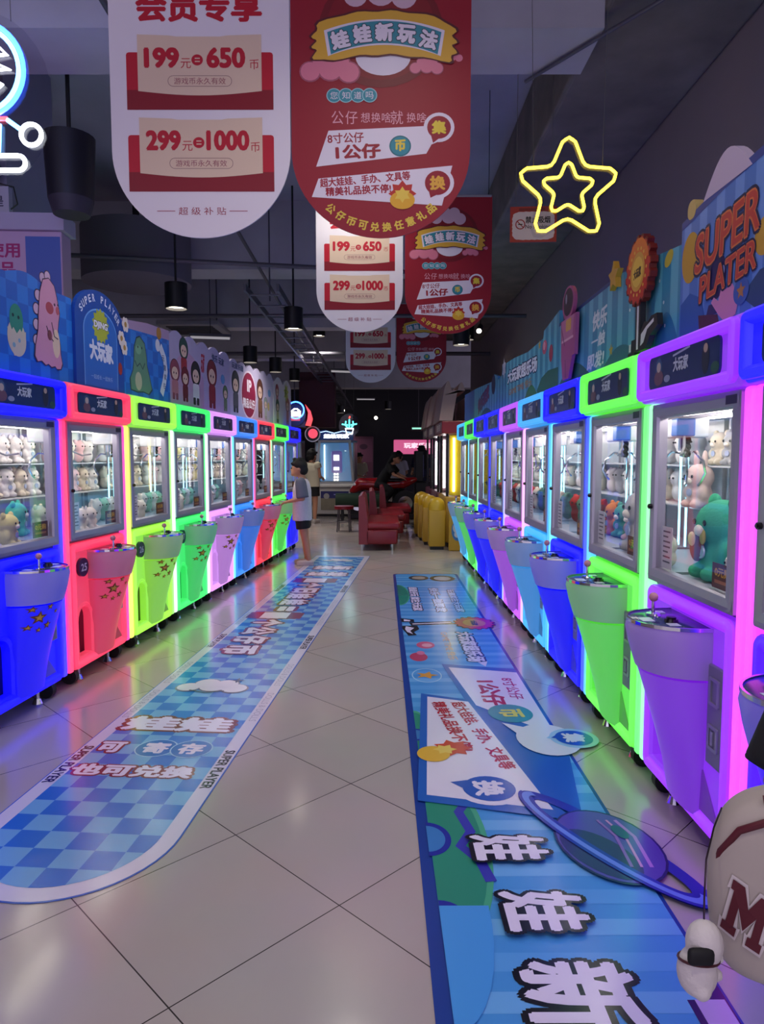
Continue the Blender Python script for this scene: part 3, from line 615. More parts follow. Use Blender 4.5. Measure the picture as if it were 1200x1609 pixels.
# ---- signboards above the left row
def board(name, side, pts, m, label, group, y=0.02, th=0.025):
    """flat cut-out board standing on the headers; pts = (distance along the row from its second machine's near corner, height)"""
    if side == 'R': o = empty(name, (1.188-0.0065*2.313, 2.313, 0), -PI/2+0.0065, label, 'signboard', group); sg = -1
    else: o = empty(name, (-1.946, 4.32, 0), PI/2-math.atan2(0.0868, 0.9962), label, 'signboard', group); sg = 1
    o['_s'] = sg; del o['_s']
    P = [(sg*u, z) for u, z in pts]
    MB().prism(P, y, y+th).build('board_panel', m, o)
    return o
def arc_top(u0, u1, z, h, n=14): return [(u0+(u1-u0)*i/n, z+h*math.sin(PI*i/n)) for i in range(n+1)]
BZ = 1.909
lg = 'printed signboards along the left row'
chk = lambda: checker_mat('board_checker', '2a7cdc', '1f64c8', 0.1, axes='xz')
b = board('topper_board', 'L', [(0.165, BZ), (0.165, 2.44), (-0.1, 2.44)] + arc_top(-0.12, -0.5, 2.44, 0.04) + [(-1.4, 2.40), (-1.4, BZ)], chk(), 'blue checked signboard with a pink dinosaur and a hatching egg', lg)
A = Art(b, FRONT(0.0195))
A.poly(ell(-0.42, 2.10, 0.085, 0.10, rot=0.2), ink('c8c0b4')).poly(ell(-0.42, 2.20, 0.062, 0.085), ink('2f8c7c')).poly(ell(-0.45, 2.22, 0.01), ink('16303c')).poly(ell(-0.40, 2.215, 0.01), ink('16303c'))
A.poly([(-0.505, 2.15), (-0.475, 2.125), (-0.45, 2.155), (-0.42, 2.125), (-0.39, 2.155), (-0.365, 2.125), (-0.335, 2.15), (-0.34, 2.08), (-0.38, 2.02), (-0.45, 2.0), (-0.49, 2.07)], ink('c8c0b4'))
A.poly(ell(-0.45, 2.06, 0.014), ink('7aa8c0')).poly(ell(-0.40, 2.09, 0.012), ink('7aa8c0'))
A.done()
dino = MB(); dm = []
DO = Art(b, FRONT(0.0185)); pkd, edge, bel = ink('c890b4'), ink('40304c'), ink('d8c4b4')
spk = [(-0.205, 2.38), (-0.225, 2.30), (-0.23, 2.21), (-0.235, 2.12), (-0.15, 2.49), (-0.10, 2.51)]
body = [(-0.09, 2.50), (-0.035, 2.47), (-0.01, 2.41), (0.005, 2.36), (0.015, 2.31), (0.0, 2.26), (-0.01, 2.2), (0.01, 2.14), (0.015, 2.07), (0.03, 2.02), (0.01, 1.985), (-0.03, 1.98), (-0.05, 1.995), (-0.09, 1.985), (-0.12, 2.0), (-0.15, 1.99), (-0.19, 2.01), (-0.23, 2.0), (-0.255, 2.03), (-0.245, 2.09), (-0.215, 2.18), (-0.205, 2.28), (-0.185, 2.40), (-0.15, 2.48)]
for px, pz in spk: DO.poly(ell(px, pz, 0.035), edge).poly(ell(px, pz, 0.029), ink('c4a8c8'))
DO.poly([(-0.1+(px+0.1)*1.07, 2.24+(pz-2.24)*1.025) for px, pz in body], edge).poly(body, pkd).poly(ell(-0.03, 2.13, 0.04, 0.085), bel)
DO.poly(ell(-0.09, 2.33, 0.042, 0.035), ink('a84a5c')).poly(ell(-0.005, 2.33, 0.02, 0.025), ink('b45a68')).poly(ell(-0.035, 2.36, 0.009), edge).poly(ell(0.0, 2.365, 0.007), edge)
DO.line([(-0.13, 2.22), (-0.10, 2.16), (-0.06, 2.14)], 0.008, edge).line([(-0.075, 2.25), (-0.05, 2.17), (-0.01, 2.16)], 0.008, edge).poly(ell(-0.10, 2.17, 0.022, 0.03), ink('7a4450'))
DO.done('dinosaur_figure', 'lettering')
b = board('arch_board', 'L', [(0.165, BZ), (0.165, 2.36)] + [(0.5-0.335*math.cos(PI*i/20), 2.36+0.2*math.sin(PI*i/20)) for i in range(1, 20)] + [(0.835, 2.36), (0.835, BZ)], mat('arch_blue', '1c4ea8', 0.4), 'dark blue arched signboard with a yellow burst logo and a daisy on its edge', lg, y=0.0)
A = Art(b, FRONT(-0.0005)); lb = ink('2a68c4'); wh = ink('d0d8f0')
A.poly([(0.265, BZ+0.01), (0.265, 2.28)] + [(0.5-0.235*math.cos(PI*i/20), 2.28+0.16*math.sin(PI*i/20)) for i in range(1, 20)] + [(0.735, 2.28), (0.735, BZ+0.01)], ink('6aa0e4')).poly([(0.275, BZ+0.01), (0.275, 2.28)] + [(0.5-0.225*math.cos(PI*i/20), 2.28+0.15*math.sin(PI*i/20)) for i in range(1, 20)] + [(0.725, 2.28), (0.725, BZ+0.01)], lb)
for i, ch in enumerate('SUPER PLAYER'):
    if ch != ' ':
        a = PI*(0.86-0.72*i/11); A.text(ch, 0.5+0.285*math.cos(a), 2.325+0.185*math.sin(a), 0.034, 0.05, wh, 0.03, rot=(a-PI/2)*0.75)
A.poly(star(0.5, 2.33, 0.12, 0.8, 14), ink('a8b440')).text('DJING', 0.5, 2.33, 0.19, 0.06, ink('e4e8f4'), 0.05, outline=ink('28345c'))
A.text('大玩家', 0.5, 2.16, 0.33, 0.14, wh, 0.06, slant=-0.1).text('一起成长 一起快乐', 0.5, 1.985, 0.3, 0.03, ink('98b8e8'), 0.0).poly(ell(0.775, 2.08, 0.03, 0.045), ink('a03430')).done()
fl = Art(b, FRONT(-0.002))
for cx, cz in ((0.87, 2.41), (0.80, 2.30), (0.84, 2.24)):
    for k in range(6): fl.poly(ell(cx+0.035*math.cos(k*PI/3), cz+0.035*math.sin(k*PI/3), 0.022, n=12), ink('dcd4d4'))
    fl.poly(ell(cx, cz, 0.02), ink('b08a4a'))
fl.done('daisy_cutout')
b = board('topper_board', 'L', [(0.836, BZ), (0.836, 2.45), (1.3, 2.50), (1.745, 2.52), (1.745, BZ)], chk(), 'blue checked signboard with a green dinosaur and a white ribbon', lg)
A = Art(b, FRONT(0.0195)); gd = ink('5f8c78')
A.poly([(0.84, 2.45), (1.3, 2.50), (1.745, 2.52), (1.745, 2.44), (1.3, 2.42), (0.95, 2.40)], ink('a890b8'))
body = [(1.16, 2.37), (1.24, 2.33), (1.27, 2.24), (1.28, 2.16), (1.32, 2.08), (1.36, 1.99), (1.30, 1.95), (1.2, 1.96), (1.1, 1.95), (0.99, 1.96), (0.98, 2.04), (1.03, 2.10), (1.05, 2.18), (1.06, 2.28), (1.1, 2.35)]
A.poly([(1.16+(px-1.16)*1.09, 2.15+(pz-2.15)*1.05) for px, pz in body], ink('2c4450')).poly(body, gd).poly(ell(1.12, 2.03, 0.06, 0.07), ink('b4b49c')).poly(ell(1.13, 2.27, 0.05, 0.035), ink('78a890')).poly(ell(1.12, 2.29, 0.01), ink('20303c')).poly(ell(1.19, 2.29, 0.01), ink('20303c'))
A.line([(1.06, 2.18), (1.1, 2.14), (1.15, 2.17), (1.2, 2.13), (1.24, 2.18)], 0.012, ink('2c4450'))
A.line([(1.55, 2.36), (1.64, 2.27), (1.66, 2.17), (1.62, 2.07), (1.56, 1.97)], 0.075, ink('d4d8e8')).poly(ell(1.5, 2.36, 0.045, 0.05), ink('d4d8e8')).poly(ell(1.53, 2.46, 0.05, 0.05), ink('b08040'))
for i, ch in enumerate('玩趣就在'): A.text(ch, 1.605+0.04*math.sin(i*0.9), 2.27-0.075*i, 0.05, 0.05, ink('5c6890'), 0.02)
A.done()
def chibi(A, x, z, h, hood, bod, skin='d8b8a8'):
    k = ink('342838'); q = h*1.55
    A.poly(ell(x, z+h*0.70, q*0.20, h*0.28), k).poly(ell(x, z+h*0.70, q*0.185, h*0.265), ink(hood)).poly(ell(x, z+h*0.64, q*0.13, h*0.15), ink(skin))
    A.poly(ell(x-q*0.05, z+h*0.64, q*0.018), k).poly(ell(x+q*0.05, z+h*0.64, q*0.018), k)
    A.poly(rrect(x-q*0.13, x+q*0.13, z+h*0.10, z+h*0.47, h*0.08), ink(bod)).poly(rrect(x-q*0.12, x-q*0.02, z, z+h*0.16, h*0.03), ink(hood)).poly(rrect(x+q*0.02, x+q*0.12, z, z+h*0.16, h*0.03), ink(hood), True)
def scallop(u0, u1, z0, z1, n, h=0.05):
    P = []
    for k in range(n):
        a, b_ = u0+(u1-u0)*k/n, u0+(u1-u0)*(k+1)/n
        P += [(a+(b_-a)*i/6, z0+(z1-z0)*(k+i/6)/n + h*math.sin(PI*i/6)) for i in range(6)]
    return P
b = board('topper_board', 'L', [(1.746, BZ)] + scallop(1.746, 3.45, 2.50, 2.52, 5) + [(3.45, 2.5), (3.45, BZ)], mat('board_lilac', 'a8a0c8', 0.45), 'lilac signboard with hooded cartoon kids and panda figures', lg)
A = Art(b, FRONT(0.0195))
A.poly(arc_top(1.76, 2.6, 2.2, 0.2)+[(2.6, BZ+.01), (1.76, BZ+.01)], ink('b490b8'))
for x, z, h, c1, c2 in ((1.86, 1.95, 0.36, '8a4058', 'b07080'), (2.08, 2.17, 0.36, '1f4a48', 'a03040'), (2.1, 1.95, 0.32, '701c30', '701c30'), (2.38, 1.94, 0.42, '22222c', 'd0ccd8'), (2.85, 1.94, 0.5, '7a1c34', '8c2038'), (3.28, 1.94, 0.28, '5a7a58', '607c64')): chibi(A, x, z, h, c1, c2)
A.text('玩家', 2.58, 2.36, 0.10, 0.2, ink('b02848'), 0.04, slant=0.1).text('快乐 玩家', 3.05, 2.45, 0.4, 0.08, ink('40507c'), 0.04, rot=-0.03).poly(ell(3.2, 2.27, 0.07, 0.05), ink('5c90c8'))
A.done()
b = board('topper_board', 'L', [(3.451, BZ)] + scallop(3.451, 5.4, 2.49, 2.52, 6) + [(5.4, 2.5), (5.4, BZ)], mat('board_pale', 'b4accc', 0.45), 'pale lilac signboard with a round crimson badge reading IP', lg)
A = Art(b, FRONT(0.0195)); cr = ink('8c1c44')
A.poly(ell(4.2, 2.19, 0.33, 0.29), ink('d8c8dc')).poly(ell(4.2, 2.19, 0.30, 0.265), cr).text('IP', 4.22, 2.30, 0.2, 0.15, ink('e8e0ec'), 0.05).text('精品公仔', 4.2, 2.09, 0.52, 0.12, ink('e8e0ec'), 0.04)
for x, z, h, c1, c2 in ((3.66, 1.95, 0.48, '2c3440', '484c5c'), (4.72, 1.95, 0.5, '5c3428', '7c5844'), (5.0, 1.94, 0.3, '8c9c98', 'a8b4b0')): chibi(A, x, z, h, c1, c2)
A.text('玩家乐园', 3.75, 2.47, 0.45, 0.07, ink('40507c'), 0.03).poly(ell(5.2, 2.3, 0.08, 0.05), ink('5c90c8')).poly(ell(5.15, 2.12, 0.05, 0.06), ink('c4b070')).done()
b = board('topper_board', 'L', [(5.45, BZ), (5.45, 2.5)] + scallop(5.46, 6.55, 2.48, 2.5, 2, 0.09) + [(6.55, 2.48), (6.55, BZ)], mat('board_cream', 'cfc8d8', 0.45), 'cream signboard with a yellow-green splash, last of the left boards', lg)
A = Art(b, FRONT(0.0195))
for x, z, h, c1, c2 in ((5.65, 2.14, 0.34, 'a83c48', 'c07880'), (5.66, 1.93, 0.34, '204830', 'b8a890'), (6.3, 1.93, 0.42, '984050', 'b07c70')): chibi(A, x, z, h, c1, c2)
A.poly(star(6.22, 2.40, 0.16, 0.55, 9), ink('a8b048')).poly(star(6.18, 2.40, 0.08, 0.5, 7), ink('6c7c30')).done()

# ---- signboards above the right row
rg = 'printed signboards along the right row'
X = lambda P: [(-x, z) for x, z in P]
b = board('topper_board', 'R', [(0.54, BZ), (0.54, 2.37), (0.2, 2.41), (-0.2, 2.43), (-1.0, 2.43), (-1.0, BZ)], stripe_mat('board_blue_stripe', '4a78c8', '6a94dc', 0.13), 'blue striped signboard with big two-line red-orange lettering and a joystick hand', rg)
A = Art(b, FRONT(0.0195)); nv = ink('1c2450')
A.poly(X([(0.54, 2.37), (0.2, 2.41), (-0.2, 2.43), (-0.99, 2.43), (-0.99, 2.40), (-0.2, 2.40), (0.2, 2.38), (0.54, 2.34)]), ink('3c4c94'))
A.poly(X(ell(0.455, 2.215, 0.075, 0.095)), ink('c49a3c')).poly(X(ell(-0.07, 2.14, 0.06, 0.06)), ink('c49a3c')).poly(X(ell(0.52, 1.93, 0.0, 0.0)+[(0.53, BZ+.005), (0.53, 2.05), (0.45, 2.08), (0.35, 2.04), (0.3, BZ+.005)]), ink('2a5cae')).poly(X([(-0.05, BZ+.005), (0.06, 1.98), (-0.05, 2.04), (-0.5, 2.06), (-0.95, BZ+.005)]), ink('2c4a78'))
A.poly(X(ell(0.24, 2.09, 0.075, 0.08)), ink('241c5c')).poly(X([(0.19, 2.0), (0.29, 2.0), (0.31, 1.96), (0.17, 1.96)]), ink('2c2468')).poly(X([(0.37, 1.98), (0.22, 1.955), (0.2, 1.91), (0.36, 1.925)]), ink('502048')).poly(X(ell(0.22, 2.1, 0.012, 0.018)), ink('98a0dc')).poly(X(ell(0.19, 2.1, 0.012, 0.018)), ink('98a0dc'))
A.poly(X([(0.27, 2.005), (0.25, 2.02), (0.215, 2.0), (0.2, 2.035), (0.165, 2.03), (0.12, 2.04), (0.075, 1.98), (0.09, 1.93), (0.16, 1.915), (0.21, 1.95)]), ink('d088b8')).poly(X(ell(0.06, 2.0, 0.05, 0.045)), ink('3c60b0')).poly(X(star(0.06, 2.0, 0.03)), ink('b07848'))
for tx, cx, cz, wd, ht, r_ in (('SUPER', -0.185, 2.225, 0.46, 0.15, 0.08), ('PLATER', -0.165, 2.085, 0.40, 0.10, 0.08)):
    A.text(tx, cx, cz, wd, ht, ink('d87848'), 0.045, rot=r_, outline=nv, ow=0.05, slant=0.12)
    A.text(tx, cx, cz, wd*0.985, ht*0.9, ink('c04440'), 0.01, rot=r_, slant=0.12)
A.done()
MB().prism(X(arc_top(0.36, 0.02, 2.39, 0.12)), 0.018, 0.05).build('dome_cutout', ink('c4b4d0'), b)
MB().prism(X(rrect(0.42, 0.49, 2.36, 2.43, 0.03)), 0.018, 0.05).build('small_cutout', ink('c8b070'), b)
b = board('topper_board', 'R', [(0.541, BZ), (0.541, 2.29), (0.9, 2.33), (1.3, 2.36), (2.05, 2.345), (2.42, 2.33), (2.42, BZ)], stripe_mat('board_teal_stripe', '3c90b4', '62b4cc', 0.16), 'turquoise striped signboard carrying a pixel sun badge and white brush lettering', rg)
A = Art(b, FRONT(0.0195))
A.poly(X([(2.42, 2.33), (2.05, 2.345), (1.3, 2.36), (1.3, 2.34), (2.05, 2.325), (2.42, 2.31)]), ink('284a80'))
A.poly(X(arc_top(1.5, 0.95, BZ+.005, 0.09)), ink('2c6c84')).poly(X(arc_top(0.8, 0.545, BZ+.005, 0.14)), ink('2c78a8')).poly(X(arc_top(2.42, 1.7, BZ+.005, 0.11)), ink('2c7060'))
A.text('快乐', -1.56, 2.20, 0.25, 0.11, ink('dce8f0'), 0.04, slant=0.2).text('一触', -1.58, 2.09, 0.24, 0.075, ink('dce8f0'), 0.03, slant=0.2).text('即发!', -1.62, 1.985, 0.3, 0.09, ink('dce8f0'), 0.04, slant=0.2)
A.poly(X(star(1.36, 2.0, 0.035)), ink('b8a048')).poly(X(ell(0.66, 2.27, 0.045, 0.03, rot=-0.4)), ink('c8b848'))
for px, pz in ((0.75, 2.2), (0.7, 2.1), (1.0, 2.05), (1.1, 2.15), (0.68, 2.0)): A.poly(X(ell(px, pz, 0.008, n=8)), ink('e0f0f4'))
A.done()
MB().prism(X(star(1.27, 2.35, 0.075, 0.5)), -0.01, 0.018).build('star_cutout', ink('c89a34'), b)
def pixel_burst(cx, cz, r, n=16, k=0.9):
    P = []
    for i in range(n):
        a = 2*PI*i/n; b_ = 2*PI*(i+0.5)/n
        P += [(cx+r*math.cos(a), cz+r*math.sin(a)), (cx+r*math.cos(b_-0.04), cz+r*math.sin(b_-0.04)), (cx+r*k*math.cos(b_+0.04), cz+r*k*math.sin(b_+0.04)), (cx+r*k*math.cos(a+2*PI/n-0.03), cz+r*k*math.sin(a+2*PI/n-0.03))]
    return P
s_ = MB().prism(pixel_burst(-0.875, 2.275, 0.155), -0.03, 0.0).build('sun_badge', ink('6c1c18'), b)
A = Art(s_, FRONT(-0.0305)); A.poly(pixel_burst(-0.875, 2.275, 0.145), ink('c43020')).poly([(-0.875+0.13*math.cos(a), 2.275+0.14*math.sin(a)) for a in [PI*(0.08+0.84*i/12) for i in range(13)]], ink('e07828')).poly(ell(-0.875, 2.27, 0.085), ink('d8a03c')).poly(ell(-0.875, 2.27, 0.065), ink('e8c048')).text('大玩家', -0.875, 2.265, 0.09, 0.045, ink('3c2818'), 0.05, rot=0.05)
for i in range(16): A.poly(ell(-0.875+0.10*math.cos(i*PI/8), 2.27+0.10*math.sin(i*PI/8), 0.008, n=8), ink('e8c048'))
A.done()
MB().prism([(-0.905, 1.92), (-0.845, 1.92), (-0.845, 2.14), (-0.905, 2.14)], -0.024, 0.0).prism([(-0.99, 1.925), (-0.95, 1.925), (-0.95, 1.98), (-0.905, 1.98), (-0.905, 1.91), (-0.99, 1.91)], -0.024, 0.0).prism([(-0.845, 1.92), (-0.78, 1.92), (-0.73, 1.97), (-0.65, 2.0), (-0.66, 2.05), (-0.72, 2.05), (-0.76, 2.03), (-0.80, 2.04), (-0.845, 2.0)], -0.024, 0.0).build('badge_stick', ink('16161e'), s_)
A = Art(s_, FRONT(-0.0245)); A.poly([(-0.885, 1.93), (-0.862, 1.93), (-0.862, 2.13), (-0.885, 2.13)], ink('d8d8dc')).poly([(-0.835, 1.94), (-0.80, 1.95), (-0.76, 2.0), (-0.69, 2.02), (-0.69, 2.035), (-0.77, 2.015), (-0.83, 1.99)], ink('d8d8dc')).poly([(-0.975, 1.93), (-0.95, 1.93), (-0.95, 1.965), (-0.975, 1.965)], ink('d8d8dc')).done('stick_print')
s_ = MB().prism(X(ell(2.06, 2.39, 0.13, 0.10)), -0.02, 0.0).prism(X([(2.2, 2.06), (1.9, 2.06), (1.88, 2.3), (2.22, 2.3)]), -0.02, 0.0).prism(X([(2.2, 2.06), (1.95, 2.06), (2.03, 1.93), (2.16, 1.93)]), -0.02, 0.0).build('astronaut_cutout', ink('a8548c'), b)
A = Art(s_, FRONT(-0.0205)); A.poly(X(ell(2.06, 2.395, 0.105, 0.082)), ink('1c1830')).poly(X(ell(2.1, 2.42, 0.02, 0.03)), ink('8c90a8')).poly(X([(2.2, 2.3), (1.92, 2.3), (1.95, 2.17), (2.18, 2.17)]), ink('c078a4')).poly(X(rrect(1.98, 2.1, 2.22, 2.29, 0.01)), ink('d8a860')).line(X([(2.19, 2.17), (1.93, 2.17)]), 0.015, ink('e0b0c8')).line(X([(2.1, 2.05), (2.09, 1.94)]), 0.012, ink('703468')).line(X([(2.2, 2.26), (2.12, 2.14)]), 0.012, ink('703468')).done('suit_print')
b = board('topper_board', 'R', [(2.421, BZ), (2.421, 2.42), (2.85, 2.36), (2.87, 2.31), (3.4, 2.29), (3.95, 2.32), (4.55, 2.33), (4.57, 2.24), (4.8, 2.22), (4.8, BZ)], stripe_mat('board_teal_stripe'), 'turquoise signboard with white outlined lettering over green hills', rg)
A = Art(b, FRONT(0.0195))
A.poly(X([(3.0, BZ+.005), (3.05, 1.95), (2.9, 2.03), (2.7, 2.06), (2.425, 2.05), (2.425, BZ+.005)]), ink('28685c')).poly(X(arc_top(3.5, 3.02, BZ+.005, 0.1)), ink('3c8058'))
A.text('大玩家超乐场', -3.65, 2.17, 1.2, 0.12, ink('dce4f4'), 0.05, rot=-0.02, outline=ink('243868'), ow=0.08, slant=0.1).text('GAME TIME 快乐', -3.7, 2.04, 0.95, 0.07, ink('b0906c'), 0.02)
A.poly(X(ell(2.82, 2.24, 0.07, 0.05)), ink('c05a78')).poly(X(ell(2.83, 2.25, 0.035, 0.03)), ink('dca0b4')).poly(X(ell(2.63, 2.17, 0.055, 0.06)), ink('a83c58')).poly(X(star(2.98, 2.28, 0.04)), ink('c8a04c')).poly(X(star(4.45, 2.29, 0.1, 0.6, 6)), ink('d4d4e0')).done()
b = board('topper_board', 'R', [(4.801, BZ), (4.801, 2.26), (5.0, 2.3), (5.15, 2.24), (6.3, 2.28), (7.45, 2.3), (7.45, BZ)], stripe_mat('board_teal_stripe'), 'dim blue signboard at the far end of the right row beside the yellow canopy', rg)
A = Art(b, FRONT(0.0195))
A.text('快乐玩家', -5.75, 2.1, 0.85, 0.17, ink('7c3c68'), 0.05, rot=0.15, outline=ink('243868'), slant=0.1).poly(X(ell(5.05, 2.2, 0.12, 0.1)), ink('2a2a4c')).poly(X(arc_top(6.0, 5.1, BZ+.005, 0.08)), ink('2c7060')).poly(X([(6.5, BZ+.005), (6.5, 2.285), (7.44, 2.3), (7.44, BZ+.005)]), ink('2858a0')).done()

# ------------------------------------------------------------------ floor banners
o = empty('floor_banner', (0.137, 8.6, 0), 0, 'long blue striped floor banner on the right half of the aisle', 'floor banner', 'printed floor banners')
RB = frame((0, -1, 0), (1, 0.005, 0), (0, 0, 0.003)); LEN = 7.9
sheet = MB(); P = rrect(0.0, LEN, 0.0, 0.79, 0.05)
sheet.add([(x, y, -0.002) for x, y in P] + [(x, y, 0.0) for x, y in P], [tuple(range(len(P), 2*len(P))), tuple(range(len(P)))[::-1]] + [(i, (i+1) % len(P), len(P)+(i+1) % len(P), len(P)+i) for i in range(len(P))], RB)
sheet.build('banner_sheet', vinyl('1c3f94'), o)
A = Art(o, RB, 0.0006); wh, blk, rd = vinyl('e4dcf0'), vinyl('14141e'), vinyl('b01838')
A.poly(rrect(0.025, LEN-0.03, 0.03, 0.76, 0.04), vinyl('4a98dc'))
k = 0
x = 0.06
while x < LEN-0.15:
    A.poly([(x, 0.03), (x+0.075, 0.03), (x+0.075, 0.76), (x, 0.76)], vinyl('6cb0e8' if k % 2 else '5aa4e4'), same=k > 0); x += 0.15; k += 1
gr, gr2, vi = vinyl('2c8c74'), vinyl('48a884'), vinyl('3a3cae')
for p, q, rp, rq in ((1.3, 0.03, 0.55, 0.12), (5.2, 0.03, 0.5, 0.1), (6.05, 0.03, 0.62, 0.22)):
    A.poly([(p+rp*math.cos(a), q+rq*math.sin(a)) for a in [PI*i/20 for i in range(21)]], gr2).poly([(p+rp*0.94*math.cos(a), q+rq*0.9*math.sin(a)) for a in [PI*i/20 for i in range(21)]], gr)
A.line([(5.75, 0.21), (5.85, 0.16), (6.0, 0.19), (6.1, 0.14), (6.2, 0.20), (6.32, 0.22)], 0.04, vi)
for p, q, r in ((5.05, 0.05, 0.06), (5.5, 0.04, 0.05), (6.05, 0.04, 0.09), (6.55, 0.05, 0.1)): A.poly([(p+r*1.3*math.cos(a), q-0.02+r*math.sin(a)) for a in [PI*i/16 for i in range(17)]], vinyl('24309c')).poly([(p+r*math.cos(a), q-0.02+r*0.75*math.sin(a)) for a in [PI*i/16 for i in range(17)]], vinyl('3c7cc0'))
A.poly([(6.45+0.5*math.cos(a), 0.03+0.16*math.sin(a)) for a in [PI*i/16 for i in range(9)]]+[(6.45, 0.03)], vinyl('4a9ce4'))
A.poly(ell(0.3, 0.3, 0.16, 0.12), vinyl('3a3c4c')).poly(ell(0.3, 0.3, 0.10, 0.08), vinyl('a89890')).poly(ell(0.34, 0.58, 0.2, 0.15), vinyl('2c3040')).poly(ell(0.34, 0.58, 0.14, 0.1), vinyl('b0a8b4'))
ol = vinyl('20386c')
A.text('超级好玩 就在大玩家', 1.5, 0.20, 1.2, 0.10, wh, 0.05, outline=ol, ow=0.09).text('快乐一触即发', 1.55, 0.42, 1.2, 0.1, vinyl('b8d0f0'), 0.05, outline=ol, ow=0.09).text('玩趣就在大玩家', 1.6, 0.60, 1.1, 0.08, vinyl('b8d0f0'), 0.04, outline=ol, ow=0.08)
A.line([(2.62, 0.10), (2.57, 0.47)], 0.11, blk).line([(2.62, 0.12), (2.57, 0.46)], 0.03, wh).poly([(2.4, 0.02), (2.45, 0.14), (2.55, 0.14), (2.55, 0.03)], blk).poly([(2.68, 0.03), (2.68, 0.16), (2.8, 0.17), (2.9, 0.12), (3.0, 0.14), (3.02, 0.07), (2.9, 0.05), (2.8, 0.03)], blk).poly([(2.7, 0.06), (2.76, 0.13), (2.86, 0.09), (2.97, 0.11), (2.9, 0.065), (2.8, 0.05)], wh).poly([(2.44, 0.05), (2.48, 0.11), (2.53, 0.1), (2.52, 0.05)], wh)
bx = [(2.585+1.3*(px), 0.66+pz) for px, pz in pixel_burst(0, 0, 0.185)]
A.poly(bx, vinyl('701c28')).poly([(2.585+1.3*px, 0.66+pz) for px, pz in pixel_burst(0, 0, 0.17)], vinyl('c0303c')).poly(ell(2.585, 0.66, 0.13, 0.1), vinyl('d08a40')).text('大玩家', 2.585, 0.66, 0.17, 0.06, vinyl('402030'), 0.05)
A.text('大玩家超乐场', 3.32, 0.53, 0.85, 0.13, wh, 0.05, outline=ol, ow=0.1, slant=0.0).text('GAME TIME 快乐', 3.3, 0.365, 0.8, 0.07, vinyl('b8a498'), 0.02).poly([(3.74, 0.6), (3.86, 0.57), (3.76, 0.53)], wh)
A.poly(ell(3.3, 0.19, 0.10, 0.07), vinyl('d06088')).poly(ell(3.31, 0.2, 0.05, 0.04), vinyl('e8a8bc')).poly(ell(3.62, 0.12, 0.11, 0.065), vinyl('c04468')).poly(ell(3.52, 0.14, 0.05, 0.03), vinyl('d878a0'))
A.ring(ell(4.05, 0.15, 0.15, 0.10), ell(4.05, 0.15, 0.14, 0.092), vinyl('a8d4f0')).poly(star(4.05, 0.15, 0.08), vinyl('d89a40'))
b1 = vinyl('2060bc')
A.poly([(3.80, 0.27), (3.92, 0.76), (5.3, 0.76), (5.86, 0.66), (5.84, 0.54), (4.66, 0.36)], b1).poly([(3.88, 0.31), (4.0, 0.755), (5.06, 0.755), (4.62, 0.40)], wh)
A.text('8寸公仔', 4.32, 0.665, 0.4, 0.085, vinyl('b02c74'), 0.02).text('1公仔', 4.40, 0.52, 0.46, 0.14, rd, 0.045)
A.poly(ell(4.75, 0.575, 0.14, 0.125), vinyl('2f8fa0')).text('币', 4.75, 0.58, 0.13, 0.14, vinyl('d8d048'), 0.05)
A.poly([(4.42, 0.09), (4.54, 0.38), (5.92, 0.60), (5.76, 0.0), (5.73, 0.0)], b1).poly([(4.48, 0.125), (4.57, 0.36), (5.84, 0.55), (5.71, 0.04)], wh)
A.text('超大娃娃、手办、文具等', 5.02, 0.365, 0.9, 0.085, rd, 0.035, rot=0.165).text('精美礼品换不停!', 4.92, 0.225, 0.7, 0.085, rd, 0.035, rot=0.13)
A.poly(ell(5.12, 0.70, 0.2, 0.16), wh).poly([(4.97, 0.62), (4.90, 0.50), (5.06, 0.56)], wh)
bubble(A, 5.11, 0.835, 0.095, '集', vinyl('a8c8ec'), vinyl('2058b8'), wh, (0, -1.3))
bubble(A, 5.655, 0.315, 0.115, '换', wh, vinyl('2058b8'), wh, (-0.45, -1.5))
A.poly(star(5.23, 0.20, 0.10, 0.65, 7), vinyl('c8402c')).poly(ell(5.30, 0.10, 0.09, 0.08), vinyl('e0b040')).poly(star(5.25, 0.16, 0.06, 0.6, 6), vinyl('e8c860'))
rg_o, rg_i = ell(6.08, 0.68, 0.46, 0.115, n=48, rot=0.53), ell(6.08, 0.68, 0.37, 0.06, n=48, rot=0.53)
A.ring(rg_o, rg_i, vinyl('2434a8'))
A.poly(ell(6.1, 0.69, 0.255, 0.185, rot=0.2), vinyl('1c2060')).poly(ell(6.1, 0.69, 0.245, 0.176, rot=0.2), vinyl('5446a8')).poly(ell(6.16, 0.64, 0.18, 0.10, rot=0.5), vinyl('2c2870'))
for q, wd_, c in ((0.80, 0.014, 'b07cd0'), (0.765, 0.010, 'c88cc8'), (0.73, 0.012, '8c5cb8')): A.line([(5.93, q-0.03), (6.05, q+0.005), (6.25, q-0.005)], wd_, vinyl(c))
A.poly(ell(6.02, 0.76, 0.05, 0.025, rot=0.2), vinyl('2c5c80'))
A.poly([rg_o[i % 48] for i in range(24, 49)] + [rg_i[i % 48] for i in range(48, 23, -1)], vinyl('2434a8'))
md_o, md_i = ell(6.08, 0.68, 0.44, 0.10, n=48, rot=0.53), ell(6.08, 0.68, 0.40, 0.078, n=48, rot=0.53)
A.poly([md_o[i % 48] for i in range(22, 51)] + [md_i[i % 48] for i in range(50, 21, -1)], vinyl('6c8ce8'))
